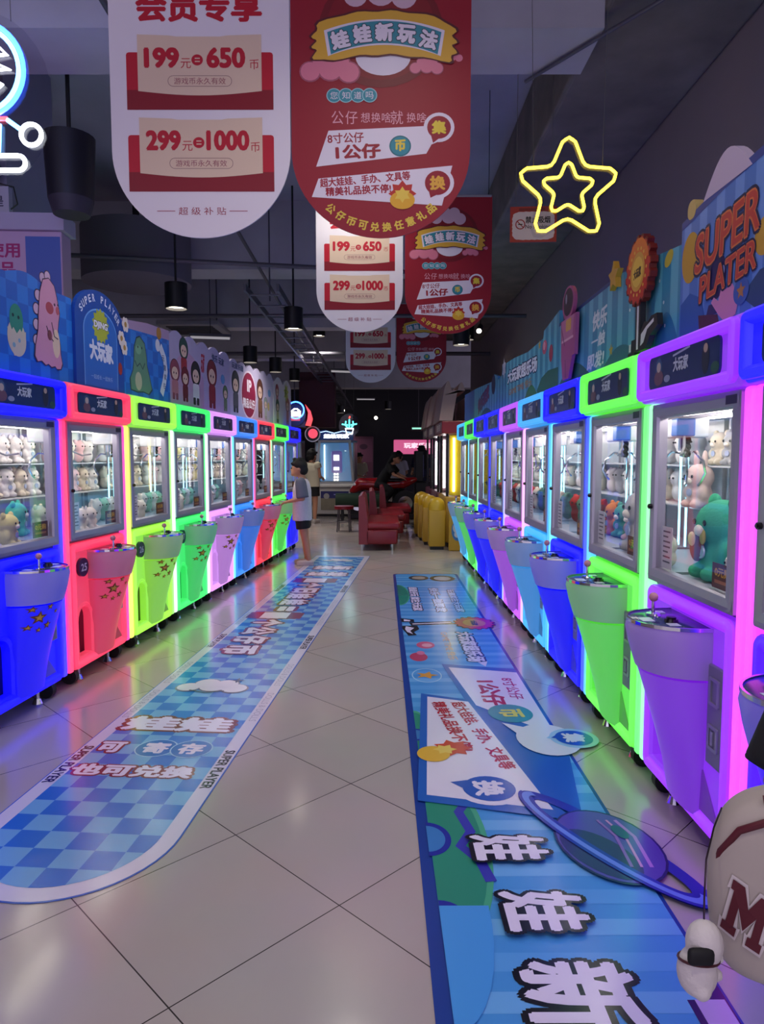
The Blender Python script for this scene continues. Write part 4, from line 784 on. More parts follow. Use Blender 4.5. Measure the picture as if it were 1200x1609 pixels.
A.text('娃', 6.13, 0.315, 0.17, 0.28, wh, 0.034, outline=blk, ow=0.06).text('娃', 6.49, 0.36, 0.2, 0.27, wh, 0.034, outline=blk, ow=0.06).text('新', 6.82, 0.385, 0.25, 0.32, wh, 0.034, outline=blk, ow=0.06).text('玩法', 7.3, 0.385, 0.55, 0.32, wh, 0.034, outline=blk, ow=0.06)
px = [(6.80, 0.66), (6.84, 0.66), (6.84, 0.70), (6.80, 0.70), (6.80, 0.74), (6.77, 0.74), (6.77, 0.80), (6.82, 0.80), (6.82, 0.84), (6.88, 0.84), (6.88, 0.9), (7.1, 0.9), (7.1, 0.66)]
A.poly([p if p[1] < 0.77 else (p[0], 0.765) for p in px], vinyl('34205c')).poly([(6.84, 0.68), (7.06, 0.68), (7.06, 0.76), (6.84, 0.76)], vinyl('c8a8e0'))
A.done()

D2 = Vector((0.078, 0.997, 0)).normalized(); N2 = Vector((D2.y, -D2.x, 0))
o = empty('floor_banner', (-1.165, 2.6, 0), 0, 'long blue checked floor banner with a white border on the left half of the aisle', 'floor banner', 'printed floor banners')
LB = frame(N2, D2, (0, 0, 0.003))
def pill(hw, y1, r):  # rounded near end, square far end
    return [(hw*math.cos(a), hw*math.sin(a)*1.08) for a in [PI+PI*i/24 for i in range(25)]] + rrect(-hw, hw, y1-0.4, y1, r)[:12]
sh = MB(); P = pill(0.40, 7.63, 0.03)
sh.add([(x, y, -0.002) for x, y in P] + [(x, y, 0.0) for x, y in P], [tuple(range(len(P), 2*len(P))), tuple(range(len(P)))[::-1]] + [(i, (i+1) % len(P), len(P)+(i+1) % len(P), len(P)+i) for i in range(len(P))], LB)
sh.build('banner_sheet', vinyl('3a62c0'), o)
A = Art(o, LB, 0.0006); bw = vinyl('d4d0e4'); dk = vinyl('40384c'); mr = vinyl('7c2a3c')
A.poly(pill(0.394, 7.624, 0.03), bw)
s2 = MB(); P = pill(0.325, 7.5, 0.02); s2.add([(x, y, 0) for x, y in P], [tuple(range(len(P)))])
cs = s2.build('checked_print', checker_mat('floor_checker', '2a70cc', '70acdc', 0.118, rough=0.2), o); cs.matrix_local = LB @ Matrix.Translation((0, 0, 0.0012)); A.z = 0.0012; A.used = []
A.text('也可兑换', -0.03, 0.53, 0.58, 0.12, wh, 0.06, outline=mr, ow=0.09).text('可', -0.25, 0.78, 0.13, 0.13, wh, 0.06, outline=mr, ow=0.09)
for cx, ch in ((-0.02, '寄'), (0.16, '存')): A.poly(ell(cx, 0.785, 0.105, 0.105), vinyl('a8d0f0')).poly(ell(cx, 0.785, 0.098, 0.098), vinyl('2468c0')).text(ch, cx, 0.785, 0.13, 0.13, wh, 0.05)
A.text('娃娃', -0.02, 1.1, 0.6, 0.2, wh, 0.06, outline=mr, ow=0.09)
# a plain white cloud with a small dark star takes the place of the printed figure
cloud(A, -0.03, 1.72, 0.28, vinyl('dcd8e4'), vinyl('7c7c94')); A.poly(star(0.09, 1.84, 0.05, 0.35, 4), vinyl('2c3c68')).line([(-0.16, 1.64), (-0.05, 1.60), (0.06, 1.64)], 0.012, vinyl('585468'))
cloud(A, 0.0, 7.15, 0.26, vinyl('dcd8e4'), vinyl('7c7c94'))
def vtext(body, y0, y1, x, sz):
    n = len(body); st = (y1-y0)/n
    for i, ch in enumerate(body): A.text(ch, x, y1-st*(i+0.5), st*0.86, sz, wh, 0.06, rot=-PI/2, outline=mr, ow=0.09)
vtext('一个公仔币', 2.42, 3.86, -0.10, 0.27); vtext('=', 3.88, 4.12, -0.06, 0.16); vtext('一个旧娃娃', 4.14, 5.7, -0.05, 0.27); A.text('娃娃', 0.02, 6.0, 0.5, 0.28, wh, 0.06, outline=mr, ow=0.09).text('换新', 0.02, 6.5, 0.5, 0.28, wh, 0.06, outline=mr, ow=0.09)
for sx in (-1, 1):
    for yy, tx in ((0.585, 'SUPER PLAYER'), (2.82, 'SUPER PLAYER'), (5.05, 'SUPER PLAYER')): A.text(tx, sx*0.36, yy, 0.40, 0.05, vinyl('24242c'), 0.02, rot=-PI/2)
    for yy in (1.4, 2.0, 3.6, 4.2, 5.8, 6.5): A.text('DOLLS & DOLLS', sx*0.36, yy, 0.46, 0.04, vinyl('a8a4c0'), 0.0, rot=-PI/2)
A.done()

# ------------------------------------------------------------------ plush toys in the machines
def plush(c, ear='round', c2=None, tag_on=True):
    """soft toy standing on z = 0, about 1 unit tall, looking along -y"""
    fur = lambda h: mat('plush_' + h, h, 0.9, noise=0.08, nscale=30, bump=0.25)
    m = MB(); m.ball((0, 0, 0.30), (0.30, 0.26, 0.30), 16, 10).ball((0, -0.02, 0.70), (0.34, 0.30, 0.30), 18, 12)
    m.ball((-0.27, -0.1, 0.36), (0.10, 0.12, 0.16), 10, 7).ball((0.27, -0.1, 0.36), (0.10, 0.12, 0.16), 10, 7).ball((-0.16, -0.2, 0.1), (0.12, 0.17, 0.1), 10, 7).ball((0.16, -0.2, 0.1), (0.12, 0.17, 0.1), 10, 7)
    o = fused('plush_toy', m, fur(c), voxel=0.045, smooth=2)
    for sx in (-1, 1):
        e = MB()
        if ear == 'round': e.ball((sx*0.25, 0, 0.95), (0.11, 0.07, 0.11), 12, 8)
        elif ear == 'long': e.ball((sx*0.14, 0.0, 1.08), (0.08, 0.06, 0.22), 12, 8)
        else: e.loft([[(sx*0.22+r*math.cos(t), r*0.6*math.sin(t), z) for t in [2*PI*i/10 for i in range(10)]] for r, z in ((0.11, 0.86), (0.09, 0.95), (0.05, 1.03), (0.01, 1.08))])
        e.build('ear', fur(c2 or c), o, smooth=True)
        MB().ball((sx*0.13, -0.305, 0.72), (0.033, 0.02, 0.038), 8, 6).build('eye', black_gloss, o, smooth=True)
    MB().ball((0, -0.29, 0.62), (0.10, 0.07, 0.075), 12, 8).build('muzzle', fur(c2 or 'e8dcd4'), o, smooth=True)
    if tag_on: MB().cyl((0, -0.285, 0.36), (0, -0.262, 0.36), 0.085, n=18).cyl((0, -0.29, 0.36), (0, -0.285, 0.36), 0.04, n=12).build('tummy_badge', ink('aab4d4'), o)
    return o
def simple_plush(c):
    """the same kind of toy where the photo shows it only a few pixels high"""
    m = MB(); m.ball((0, 0, 0.32), (0.30, 0.26, 0.32), 10, 8).ball((0, -0.02, 0.72), (0.33, 0.29, 0.29), 12, 9).ball((-0.24, 0, 0.96), 0.1, 8, 6).ball((0.24, 0, 0.96), 0.1, 8, 6)
    o = fused('plush_toy', m, mat('plush_' + c, c, 0.9, noise=0.08, nscale=30, bump=0.25), voxel=0.06, smooth=1)
    for sx in (-1, 1): MB().ball((sx*0.12, -0.3, 0.74), 0.035, 6, 5).build('eye', black_gloss, o)
    return o
PROTO = {'round': plush('e4dcd8'), 'long': plush('e4dcd8', 'long'), 'point': plush('e4dcd8', 'point', tag_on=False), 'far': simple_plush('e4dcd8')}
def toy(mach, kind, c, x, y, z, s, label, group, turn=0.0, tilt=0.0, squash=1.0):
    o = copy_tree(PROTO[kind]); M = machine[mach].matrix_world
    o.matrix_world = M @ Matrix.Translation((x, y, z)) @ Matrix.Rotation(turn, 4, 'Z') @ Matrix.Rotation(tilt, 4, 'Y') @ Matrix.Diagonal((s, s, s*squash, 1))
    mm = mat('plush_' + c, c, 0.9, noise=0.08, nscale=30, bump=0.25)
    recolor(o, [mm])
    for ch in o.children:
        if ch.name.startswith('ear'): recolor(ch, [mm])
    tag(o, label, 'plush toy', group); return o
DK, S1, S2 = 0.9355, 1.1735, 1.4035
def fill(mach, kind, cols, n, y, z, s, label, group, x0=-0.33, x1=0.33, jit=0.25):
    for i in range(n):
        x = x0 + (x1-x0)*(i+0.5)/n
        toy(mach, kind, cols[i % len(cols)], x, y, z, s, label, group, rnd.uniform(-jit, jit))
WH, CR, PK, GY, MT, YL = 'e6e0de', 'ddd0bc', 'd8b0b4', 'a8a8ae', '8cc8b0', 'd8cc8c'
MACH = {('L', 1): 'the deep blue left machine', ('L', 2): 'the red machine numbered 25', ('L', 3): 'the machine numbered 26', ('L', 4): 'the green machine numbered 27',
        ('L', 5): 'the lavender machine', ('L', 6): 'the light blue left machine', ('L', 7): 'the small red machine', ('L', 8): 'the machine the boy plays', ('L', 9): 'the last left machine',
        ('R', 1): 'the nearest right machine', ('R', 2): 'the purple machine', ('R', 3): 'the green right machine', ('R', 4): 'the deep blue right machine', ('R', 5): 'the sky-blue machine',
        ('R', 6): 'the pink-violet machine', ('R', 7): 'the seventh right machine', ('R', 8): 'the eighth right machine', ('R', 9): 'the small green right machine', ('R', 10): 'the last right machine'}
def rows(mach, spec):
    nm = MACH[mach]
    for kind, cols, n, y, z, s, what, where, x0, x1 in spec:
        fill(mach, kind, cols, n, y, z, s, '%s %s in %s' % (what, where, nm), '%s %s of %s' % (what, where, nm), x0, x1)
UP, MID, FL = 'on the top shelf', 'on the middle shelf', 'on the floor'
rows(('L', 1), [('round', [WH], 5, 0.67, S2, 0.19, 'white plush bear', UP, -0.37, 0.37), ('round', [PK, WH], 5, 0.65, S1, 0.20, 'pale pink plush bear', MID, -0.37, 0.37),
                ('point', [PK], 3, 0.42, DK, 0.185, 'pink plush kitten', FL, -0.1, 0.36), ('round', [YL], 1, 0.17, DK, 0.19, 'round yellow-white plush', 'at the front', 0.0, 0.3)])
rows(('L', 2), [('round', [WH], 5, 0.67, S2, 0.19, 'white plush bear', UP, -0.37, 0.37), ('round', [WH, CR], 5, 0.65, S1, 0.20, 'cream plush bear', MID, -0.37, 0.37),
                ('point', [WH], 3, 0.2, DK, 0.16, 'white plush kitten', 'at the front', -0.06, 0.34), ('round', [CR], 2, 0.47, DK, 0.18, 'beige plush bear', FL, 0.0, 0.37)])
toy(('L', 2), 'round', '4cc0a4', -0.18, 0.46, DK, 0.22, 'large teal plush at the left in the red machine numbered 25', None, 0.3, squash=1.0)
for k, cc in ((3, [PK, WH, CR]), (4, [WH, CR]), (5, [PK, WH]), (6, [YL, WH])):
    rows(('L', k), [('far', cc, 5, 0.67, S2, 0.18, 'pastel plush bear', UP, -0.37, 0.37), ('round' if k < 5 else 'far', cc[::-1], 5, 0.65, S1, 0.19, 'pastel plush toy', MID, -0.37, 0.37),
                    ('far', [WH, MT], 4, 0.44, DK, 0.18, 'small plush toy', FL, -0.1, 0.37), ('far', [WH], 2, 0.17, DK, 0.16, 'white plush toy', 'at the front', -0.05, 0.26)])
for k in (7, 8, 9):
    rows(('L', k), [('far', [WH, PK], 4, 0.67, S2, 0.18, 'pale plush toy', UP, -0.37, 0.37), ('far', [CR, WH], 4, 0.65, S1, 0.19, 'pale plush toy', MID, -0.37, 0.37), ('far', [PK, WH], 3, 0.4, DK, 0.2, 'pale plush toy', FL, -0.1, 0.37)])
rows(('R', 2), [('round', [GY, WH, GY], 5, 0.67, S2, 0.2, 'grey-white plush bear', UP, -0.37, 0.37), ('round', [GY], 4, 0.66, S1, 0.2, 'grey plush bear', MID, -0.37, 0.37),
                ('long', [WH, PK, WH], 3, 0.2, DK, 0.15, 'white plush rabbit', 'at the front', -0.09, 0.32), ('round', [GY, WH], 4, 0.47, DK, 0.18, 'grey-white plush bear', FL, -0.37, 0.2)])
o = toy(('R', 2), 'round', '3aa888', -0.245, 0.25, DK, 0.34, 'big green plush toy with a brown animal patch in the purple machine', None, 0.0)
pt = MB().ball((-0.12, -0.27, 0.42), (0.16, 0.06, 0.2), 14, 10).build('brown_patch', mat('patch_brown', '7c4038', 0.8), o, smooth=True)
MB().ball((-0.14, -0.325, 0.5), (0.09, 0.03, 0.09), 12, 8).build('patch_face', mat('patch_cream', 'd8c8b4', 0.8), pt, smooth=True)
MB().ball((0.07, -0.29, 0.55), (0.06, 0.03, 0.1), 12, 8).build('patch_ear', mat('patch_olive', 'a89c40', 0.8), pt, smooth=True)
toy(('R', 2), 'round', 'c8ccd8', 0.27, 0.4, DK, 0.2, 'white and blue plush standing at the right in the purple machine', None, -0.5)
rows(('R', 3), [('round', [CR, GY, YL], 5, 0.67, S2, 0.18, 'faded plush toy', UP, -0.37, 0.37), ('round', [WH, PK], 3, 0.17, DK, 0.15, 'small plush toy', 'at the front', -0.08, 0.32), ('round', [CR, GY], 4, 0.62, DK, 0.2, 'faded plush toy', FL, -0.37, 0.36)])
toy(('R', 3), 'round', 'bcb8ba', -0.245, 0.25, DK, 0.34, 'huge pale grey plush bear filling the green-lit right machine', None, 0.0)
toy(('R', 3), 'long', 'd8c0bc', -0.27, 0.55, S1, 0.24, 'pale pink plush rabbit on the shelf in the green-lit right machine', None, 0.2)
rows(('R', 4), [('far', [WH, CR], 4, 0.66, S1, 0.2, 'pale plush toy', MID, -0.37, 0.37), ('round', ['d07830', '4c9c8c', 'c8a8b4'], 4, 0.39, DK, 0.215, 'orange, teal or pink plush toy', FL, -0.37, 0.37), ('far', [WH, GY], 4, 0.67, S2, 0.18, 'grey plush toy', UP, -0.37, 0.37)])
rows(('R', 5), [('far', [WH, GY], 4, 0.66, S1, 0.19, 'pale plush toy', MID, -0.37, 0.37), ('far', ['b02c2c', '5c8c70', CR], 4, 0.39, DK, 0.215, 'red, green or cream plush toy', FL, -0.37, 0.37)])
for k in (6, 7, 8, 9, 10):
    rows(('R', k), [('far', [WH, CR], 4, 0.66, S1, 0.19, 'pale plush toy', MID, -0.37, 0.37), ('far', ['4c8070', 'a83030', CR], 4, 0.39, DK, 0.215, 'small coloured plush toy', FL, -0.37, 0.37)])
rows(('R', 1), [('round', [WH], 4, 0.66, S1, 0.2, 'white plush bear', MID, -0.37, 0.37)])
for p in PROTO.values(): drop(p)

# ------------------------------------------------------------------ neon signs and hanging notices
def neon_sign(name, loc, label, back, tubes, r=0.008, rz=0.0, cords=(), group='neon signs'):
    o = empty(name, loc, rz, label, 'neon sign', group)
    if back: MB().prism(back, 0.012, 0.017).build('acrylic_back', glass_mat('neon_back', tint=(0.93, 0.93, 0.95), refl=0.05), o)
    for pts, closed, m in tubes: MB().tube([(x, 0, z) for x, z in pts], r, 8, closed).build('neon_tube', m, o, smooth=True)
    for x, z, x2 in cords: MB().cyl((x, 0.012, z), (x2, 0.012, CEIL-loc[2]), 0.0018, n=5).build('cord', mat('cord_grey', '6c6a64', 0.6), o)
    return o
ye = glow('ffd830', 4.0); wn_ = glow('f0f4ff', 5.0); bl = glow('2858ff', 8.0); lbn = glow('58b0ff', 6.0); rn = glow('ff3830', 4.0); pkn = glow('e070d8', 4.0); tl = glow('40e0d0', 4.0)
# yellow sign: a plain rounded star with a small face-free star inside
def rstar(cx, cz, r, ri): 
    P = []
    for i in range(10):
        a = PI/2+PI*i/5; rr = r if i % 2 == 0 else r*ri
        for d in (-0.14, -0.07, 0, 0.07, 0.14): P.append((cx+rr*(1-abs(d)*(0.55 if i % 2 == 0 else -0.35))*math.cos(a+d), cz+rr*(1-abs(d)*(0.55 if i % 2 == 0 else -0.35))*math.sin(a+d)))
    return P
neon_sign('star_neon_sign', (1.08, 4.2, 3.0), 'yellow star-shaped neon sign hanging over the right row near no smoking sign', rstar(0, 0, 0.33, 0.6),
          [(rstar(0, 0, 0.29, 0.58), True, ye), (rstar(0, 0.0, 0.15, 0.58), True, ye),
], 0.009, cords=((-0.2, 0.14, -0.24), (0.2, 0.14, 0.22)))
neon_sign('ring_neon_sign', (-1.97, 3.6, 3.28), 'blue ring neon sign with white strokes at the left edge of the photo', ell(0, -0.07, 0.34, 0.42),
          [(ell(-0.02, 0.07, 0.23, n=40), True, bl), (ell(-0.02, 0.07, 0.205, n=40), True, lbn), ([(-0.12, 0.2), (0.06, 0.2), (0.13, 0.14), (0.02, 0.12), (0.14, 0.07), (0.0, 0.06), (0.1, 0.0), (-0.02, -0.1)], False, wn_),
           ([(-0.12, -0.165), (0.12, -0.165)], False, rn), ([(0.08, -0.19), (0.07, -0.32)], False, lbn), ([(-0.08, -0.19), (-0.07, -0.32)], False, lbn), ([(0.12, -0.17), (0.19, -0.22)], False, lbn),
           (ell(0.235, -0.24, 0.05), True, wn_), (rrect(-0.22, 0.2, -0.41, -0.34, 0.034), True, wn_)], 0.011, cords=((-0.15, 0.3, -0.15), (0.15, 0.3, 0.15)))
neon_sign('cactus_neon_sign', (-0.74, 16.0, 2.17), 'small teal neon plant sign hanging far down the aisle', ell(0, 0, 0.24, 0.26),
          [([(0, -0.08), (0, 0.13)], False, tl), ([(-0.04, -0.06), (-0.09, 0.0), (-0.08, 0.09)], False, tl), ([(0.04, -0.06), (0.09, 0.0), (0.08, 0.09)], False, tl), ([(-0.03, 0.0), (-0.17, 0.02)], False, tl), ([(0.03, 0.0), (0.17, 0.03)], False, tl),
           ([(0, 0.15), (0.01, 0.2)], False, rn), ([(-0.09, -0.08), (0.09, -0.08), (0.06, -0.2), (-0.06, -0.2)], True, wn_)], 0.014, cords=((-0.1, 0.2, -0.1), (0.1, 0.2, 0.1)))
neon_sign('arc_neon_sign', (-1.98, 16.2, 2.52), 'small round blue neon sign with a white bar, far left', None,
          [(ell(0, 0, 0.19, n=24), True, bl), ([(-0.1, -0.03), (-0.03, 0.03), (0.03, 0.03), (0.1, -0.03)], False, wn_), ([(-0.09, -0.06), (0.09, -0.06)], False, wn_)], 0.016, cords=((0, 0.19, 0),))
o = empty('no_smoking_sign', (1.05, 5.0, 3.06), -0.06, 'small white and red no smoking sign hanging behind the yellow neon', 'sign')
MB().box(-0.16, 0.16, 0, 0.006, -0.12, 0.12).build('sign_board', mat('sign_red', 'a8302c', 0.5), o)
A = Art(o, FRONT(-0.0004)); A.poly(wavy(0, -0.01, 0.145, 0.095, 0.015, k=24), ink('dcd4d8')).ring(ell(-0.09, 0.0, 0.034), ell(-0.09, 0.0, 0.027), ink('a01c24')).line([(-0.11, 0.02), (-0.07, -0.02)], 0.006, ink('a01c24')).line([(-0.105, 0.0), (-0.075, 0.0)], 0.007, ink('282830'))
A.text('禁止吸烟', 0.03, 0.03, 0.17, 0.048, ink('282830'), 0.03).text('No smoking', 0.03, -0.02, 0.17, 0.034, ink('282830'), 0.01).line([(-0.1, 0.1), (0.08, 0.1)], 0.02, ink('7c2024')).done()
for x in (-0.12, 0.12): MB().cyl((x, 0.003, 0.12), (x, 0.003, CEIL-3.06), 0.002, n=5).build('cord', mat('cord_grey'), o)
# light box on the column above the left row, emergency lamp over it
o = empty('light_box_sign', (-2.9, 5.25, 2.6), 0.05, 'pale pink sign board with magenta lettering on the column at the left', 'sign')
MB().rbox(-0.65, 0.55, 0, 0.18, -0.55, 0.5, 0.01, 2).build('sign_case', mat('sign_pink', 'c0a4c4', 0.5), o)
MB().box(-0.66, 0.58, -0.03, 0.2, 0.5, 0.62).build('sign_hood', mat('sign_hood', 'b0aac4', 0.5), o)
A = Art(o, FRONT(-0.0004)); mg = ink('a8186c'); A.poly([(0.29, -0.54), (0.54, -0.54), (0.54, 0.46), (0.29, 0.46)], ink('4464b4')).text('请使用', 0.07, 0.36, 0.36, 0.11, mg, 0.03).text('正品', 0.09, 0.22, 0.25, 0.11, mg, 0.03).done()
o = empty('emergency_lamp', (-2.92, 5.4, 3.5), 0, 'round emergency lamp with a small white notice on the left column', 'lamp')
MB().box(-0.13, 0.11, 0.04, 0.095, -0.24, -0.02).build('notice_box', mat('notice_white', 'b8b4cc', 0.5), o)
MB().ball((-0.02, 0.02, 0.1), (0.09, 0.075, 0.09), 16, 10).build('lamp_head', mat('lamp_head', '9894b0', 0.25, 0.5), o, smooth=True)
MB().tube([(-0.02, 0.06, 0.02), (0.14, 0.06, -0.02), (0.16, 0.07, -0.14), (0.08, 0.07, -0.2)], 0.006, 6).build('cable', black_rubber, o)
A = Art(o, FRONT(0.0396)); A.text('二 是', -0.01, -0.13, 0.16, 0.08, ink('3c385c'), 0.02).done()

# ceiling services
def service(name, label, cat, mb, m, group=None): return tag(mb.build(name, m, smooth=True), label, cat, group)
o = empty('hanging_loudspeaker', (-2.15, 5.0, 3.12), 0, 'dark bucket-shaped hanging loudspeaker at the upper left beside the white banner', 'loudspeaker')
MB().cyl((0, 0, 0.1), (0, 0, 0.52), 0.15, 0.17, 22).build('speaker_body', mat('speaker_dark', '15141f', 0.5), o, smooth=True)
MB().cyl((0, 0, 0.0), (0, 0, 0.1), 0.12, 0.15, 22).build('speaker_cone', mat('speaker_cone', '34303c', 0.6), o, smooth=True)
MB().cyl((0, 0, 0.52), (0, 0, CEIL-3.12), 0.015, n=8).build('hanger_rod', black_rubber, o)
o = empty('drum_fitting', (-2.9, 8.5, 3.5), 0, 'big pale round ceiling drum behind the left loudspeaker', 'ceiling fitting')
MB().cyl((0, 0, 0), (0, 0, 0.6), 0.62, n=36).build('drum_body', mat('drum_grey', '64606c', 0.7), o, smooth=True)
MB().cyl((0, 0, 0.6), (0, 0, CEIL-3.5), 0.04, n=8).build('hanger_rod', black_rubber, o)
pg = 'thin grey ceiling pipes'; pm = mat('pipe_grey', '5a5862', 0.45, 0.4)
for i, (p0, p1, r, lab) in enumerate((((-9.5, 6.6, 3.62), (1.2, 8.6, 3.62), 0.025, 'thin slanting ceiling pipe nearest the camera'), ((-9.5, 10.4, 3.5), (2.1, 10.4, 3.5), 0.03, 'grey ceiling pipe above the farthest pair of banners'),
        ((-1.5, 3.9, 3.9), (-1.5, 17, 3.5), 0.02, 'long thin pipe running down the hall above the left machines'), ((-9, 13.8, 3.45), (2.1, 13.8, 3.45), 0.04, 'thicker grey ceiling pipe beyond the banners'),
        ((0.95, 4.85, 3.93), (2.15, 3.1, 3.93), 0.012, 'thin pale conduit slanting across the upper right ceiling'), ((-3.0, 2.2, 4.3), (-0.9, 5.2, 4.3), 0.035, 'pale conduit at the top left corner'))):
    service('ceiling_pipe', lab, 'pipe', MB().cyl(p0, p1, r, n=10), pm, pg)
o = empty('cable_tray', (0, 0, 0), 0, 'grey ceiling cable tray running past the banners to the far end', 'cable tray')
MB().box(-1.55, -1.52, 8, 28, 3.3, 3.38).box(-1.18, -1.15, 8, 28, 3.3, 3.38).build('tray_rail', pm, o)
mbx = MB()
for k in range(34): mbx.box(-1.55, -1.15, 8.2+0.58*k, 8.24+0.58*k, 3.3, 3.315)
mbx.build('tray_rung_lattice', pm, o)
for yy in (8.6, 14, 20, 26): MB().cyl((-1.35, yy, 3.32), (-1.35, yy, CEIL), 0.01, n=6).build('hanger_rod', pm, o)
o = empty('air_vent', (-3.15, 12.0, 3.58), 0, 'square pale ceiling air vent above the left boards', 'air vent')
MB().rbox(-0.5, 0.5, -0.5, 0.5, 0, 0.07, 0.015, 2).build('vent_frame', mat('vent_pale', '8c8a90', 0.6), o)
mbx = MB()
for k in range(6): mbx.box(-0.38, 0.38, -0.36+0.13*k, -0.29+0.13*k, -0.012, 0.0)
mbx.build('louvre', mat('vent_dark', '3c3a40', 0.6), o); MB().cyl((0, 0, 0.07), (0, 0, 0.13), 0.2, n=14).build('duct_collar', pm, o)
MB().cyl((0.3, 0.3, 0.07), (0.3, 0.3, CEIL-3.58), 0.012, n=6).build('hanger_rod', pm, o)
for x, y, z, rz, lab in ((-2.7, 11.2, 3.32, 0.2, 'short pale tube lamp under the ceiling above the left boards'), (-0.75, 14.6, 3.2, 0.3, 'short pale tube lamp below the farthest banners'), (-0.55, 24, 3.4, 0.1, 'faint tube lamp far down the hall')):
    o = empty('tube_lamp', (x, y, z), rz, lab, 'lamp', 'tube lamps under the ceiling')
    MB().cyl((-0.3, 0, 0), (0.3, 0, 0), 0.02, n=10).build('tube', glow('a8a4a8', 0.5), o, smooth=True)
    MB().box(-0.32, 0.32, -0.025, 0.025, 0.02, 0.06).build('lamp_housing', pm, o); MB().cyl((0, 0, 0.06), (0, 0, CEIL-z), 0.006, n=6).build('cord', black_rubber, o)
for x, y, z, lab in ((1.35, 11.4, 3.3, 'small track spotlight right of the farthest red banner'), (1.62, 11.9, 3.55, 'track spotlight higher up by the right wall')):
    o = empty('track_spotlight', (x, y, z), 0.4, lab, 'lamp', 'track spotlights')
    MB().cyl((0, 0, 0), (0.1, 0.12, 0.1), 0.05, 0.045, 16).build('spot_body', mat('lamp_black'), o, smooth=True); MB().cyl((-0.004, -0.005, -0.004), (0.0, 0.0, 0.0), 0.04, n=16).build('lamp_lens', glow('fff1dc', 9.0), o)
    MB().cyl((0.1, 0.12, 0.1), (0.1, 0.12, CEIL-z), 0.01, n=6).build('lamp_stem', black_rubber, o)

# ------------------------------------------------------------------ benches, arcade cabinets, yellow machines
leather = mat('red_leather', '7c1824', 0.32, noise=0.12, nscale=4.0, bump=0.06)
leather2 = mat('red_leather_seat', '8c1c28', 0.28, noise=0.1, nscale=4.0, bump=0.06)
def bench(x, y, ln, rz, lab):
    o = empty('bench', (x, y, 0), rz, lab, 'bench', 'red leather benches')
    MB().rbox(0.10, 0.60, 0, ln, 0.10, 0.33, 0.03, 3).build('seat_base', leather, o, smooth=True)
    MB().rbox(0.12, 0.64, 0, ln, 0.33, 0.45, 0.045, 4).build('seat', leather2, o, smooth=True)
    MB().loft([[(0.0, yy, 0.10), (0.14, yy, 0.10), (0.14, yy, 0.45), (0.10, yy, 0.80), (0.08, yy, 0.845), (0.045, yy, 0.86), (0.0, yy, 0.84)] for yy in (0.0, ln)]).build('backrest', leather, o)
    mb = MB()
    for sx, sy in ((0.05, 0.08), (0.52, 0.08), (0.05, ln-0.08), (0.52, ln-0.08)): MB().cyl((sx, sy, 0), (sx, sy, 0.1), 0.015, 0.025, 10).build('leg', chrome, o, smooth=True)
    return o
bench(-0.36, 10.75, 1.35, 0.0, 'red leather bench nearest the camera, its seat facing right')
bench(-0.22, 12.3, 1.35, 0.02, 'second red leather bench, right behind the nearest one')
bench(-0.05, 14.0, 1.3, 0.0, 'third red leather bench, in front of the motorbike game')

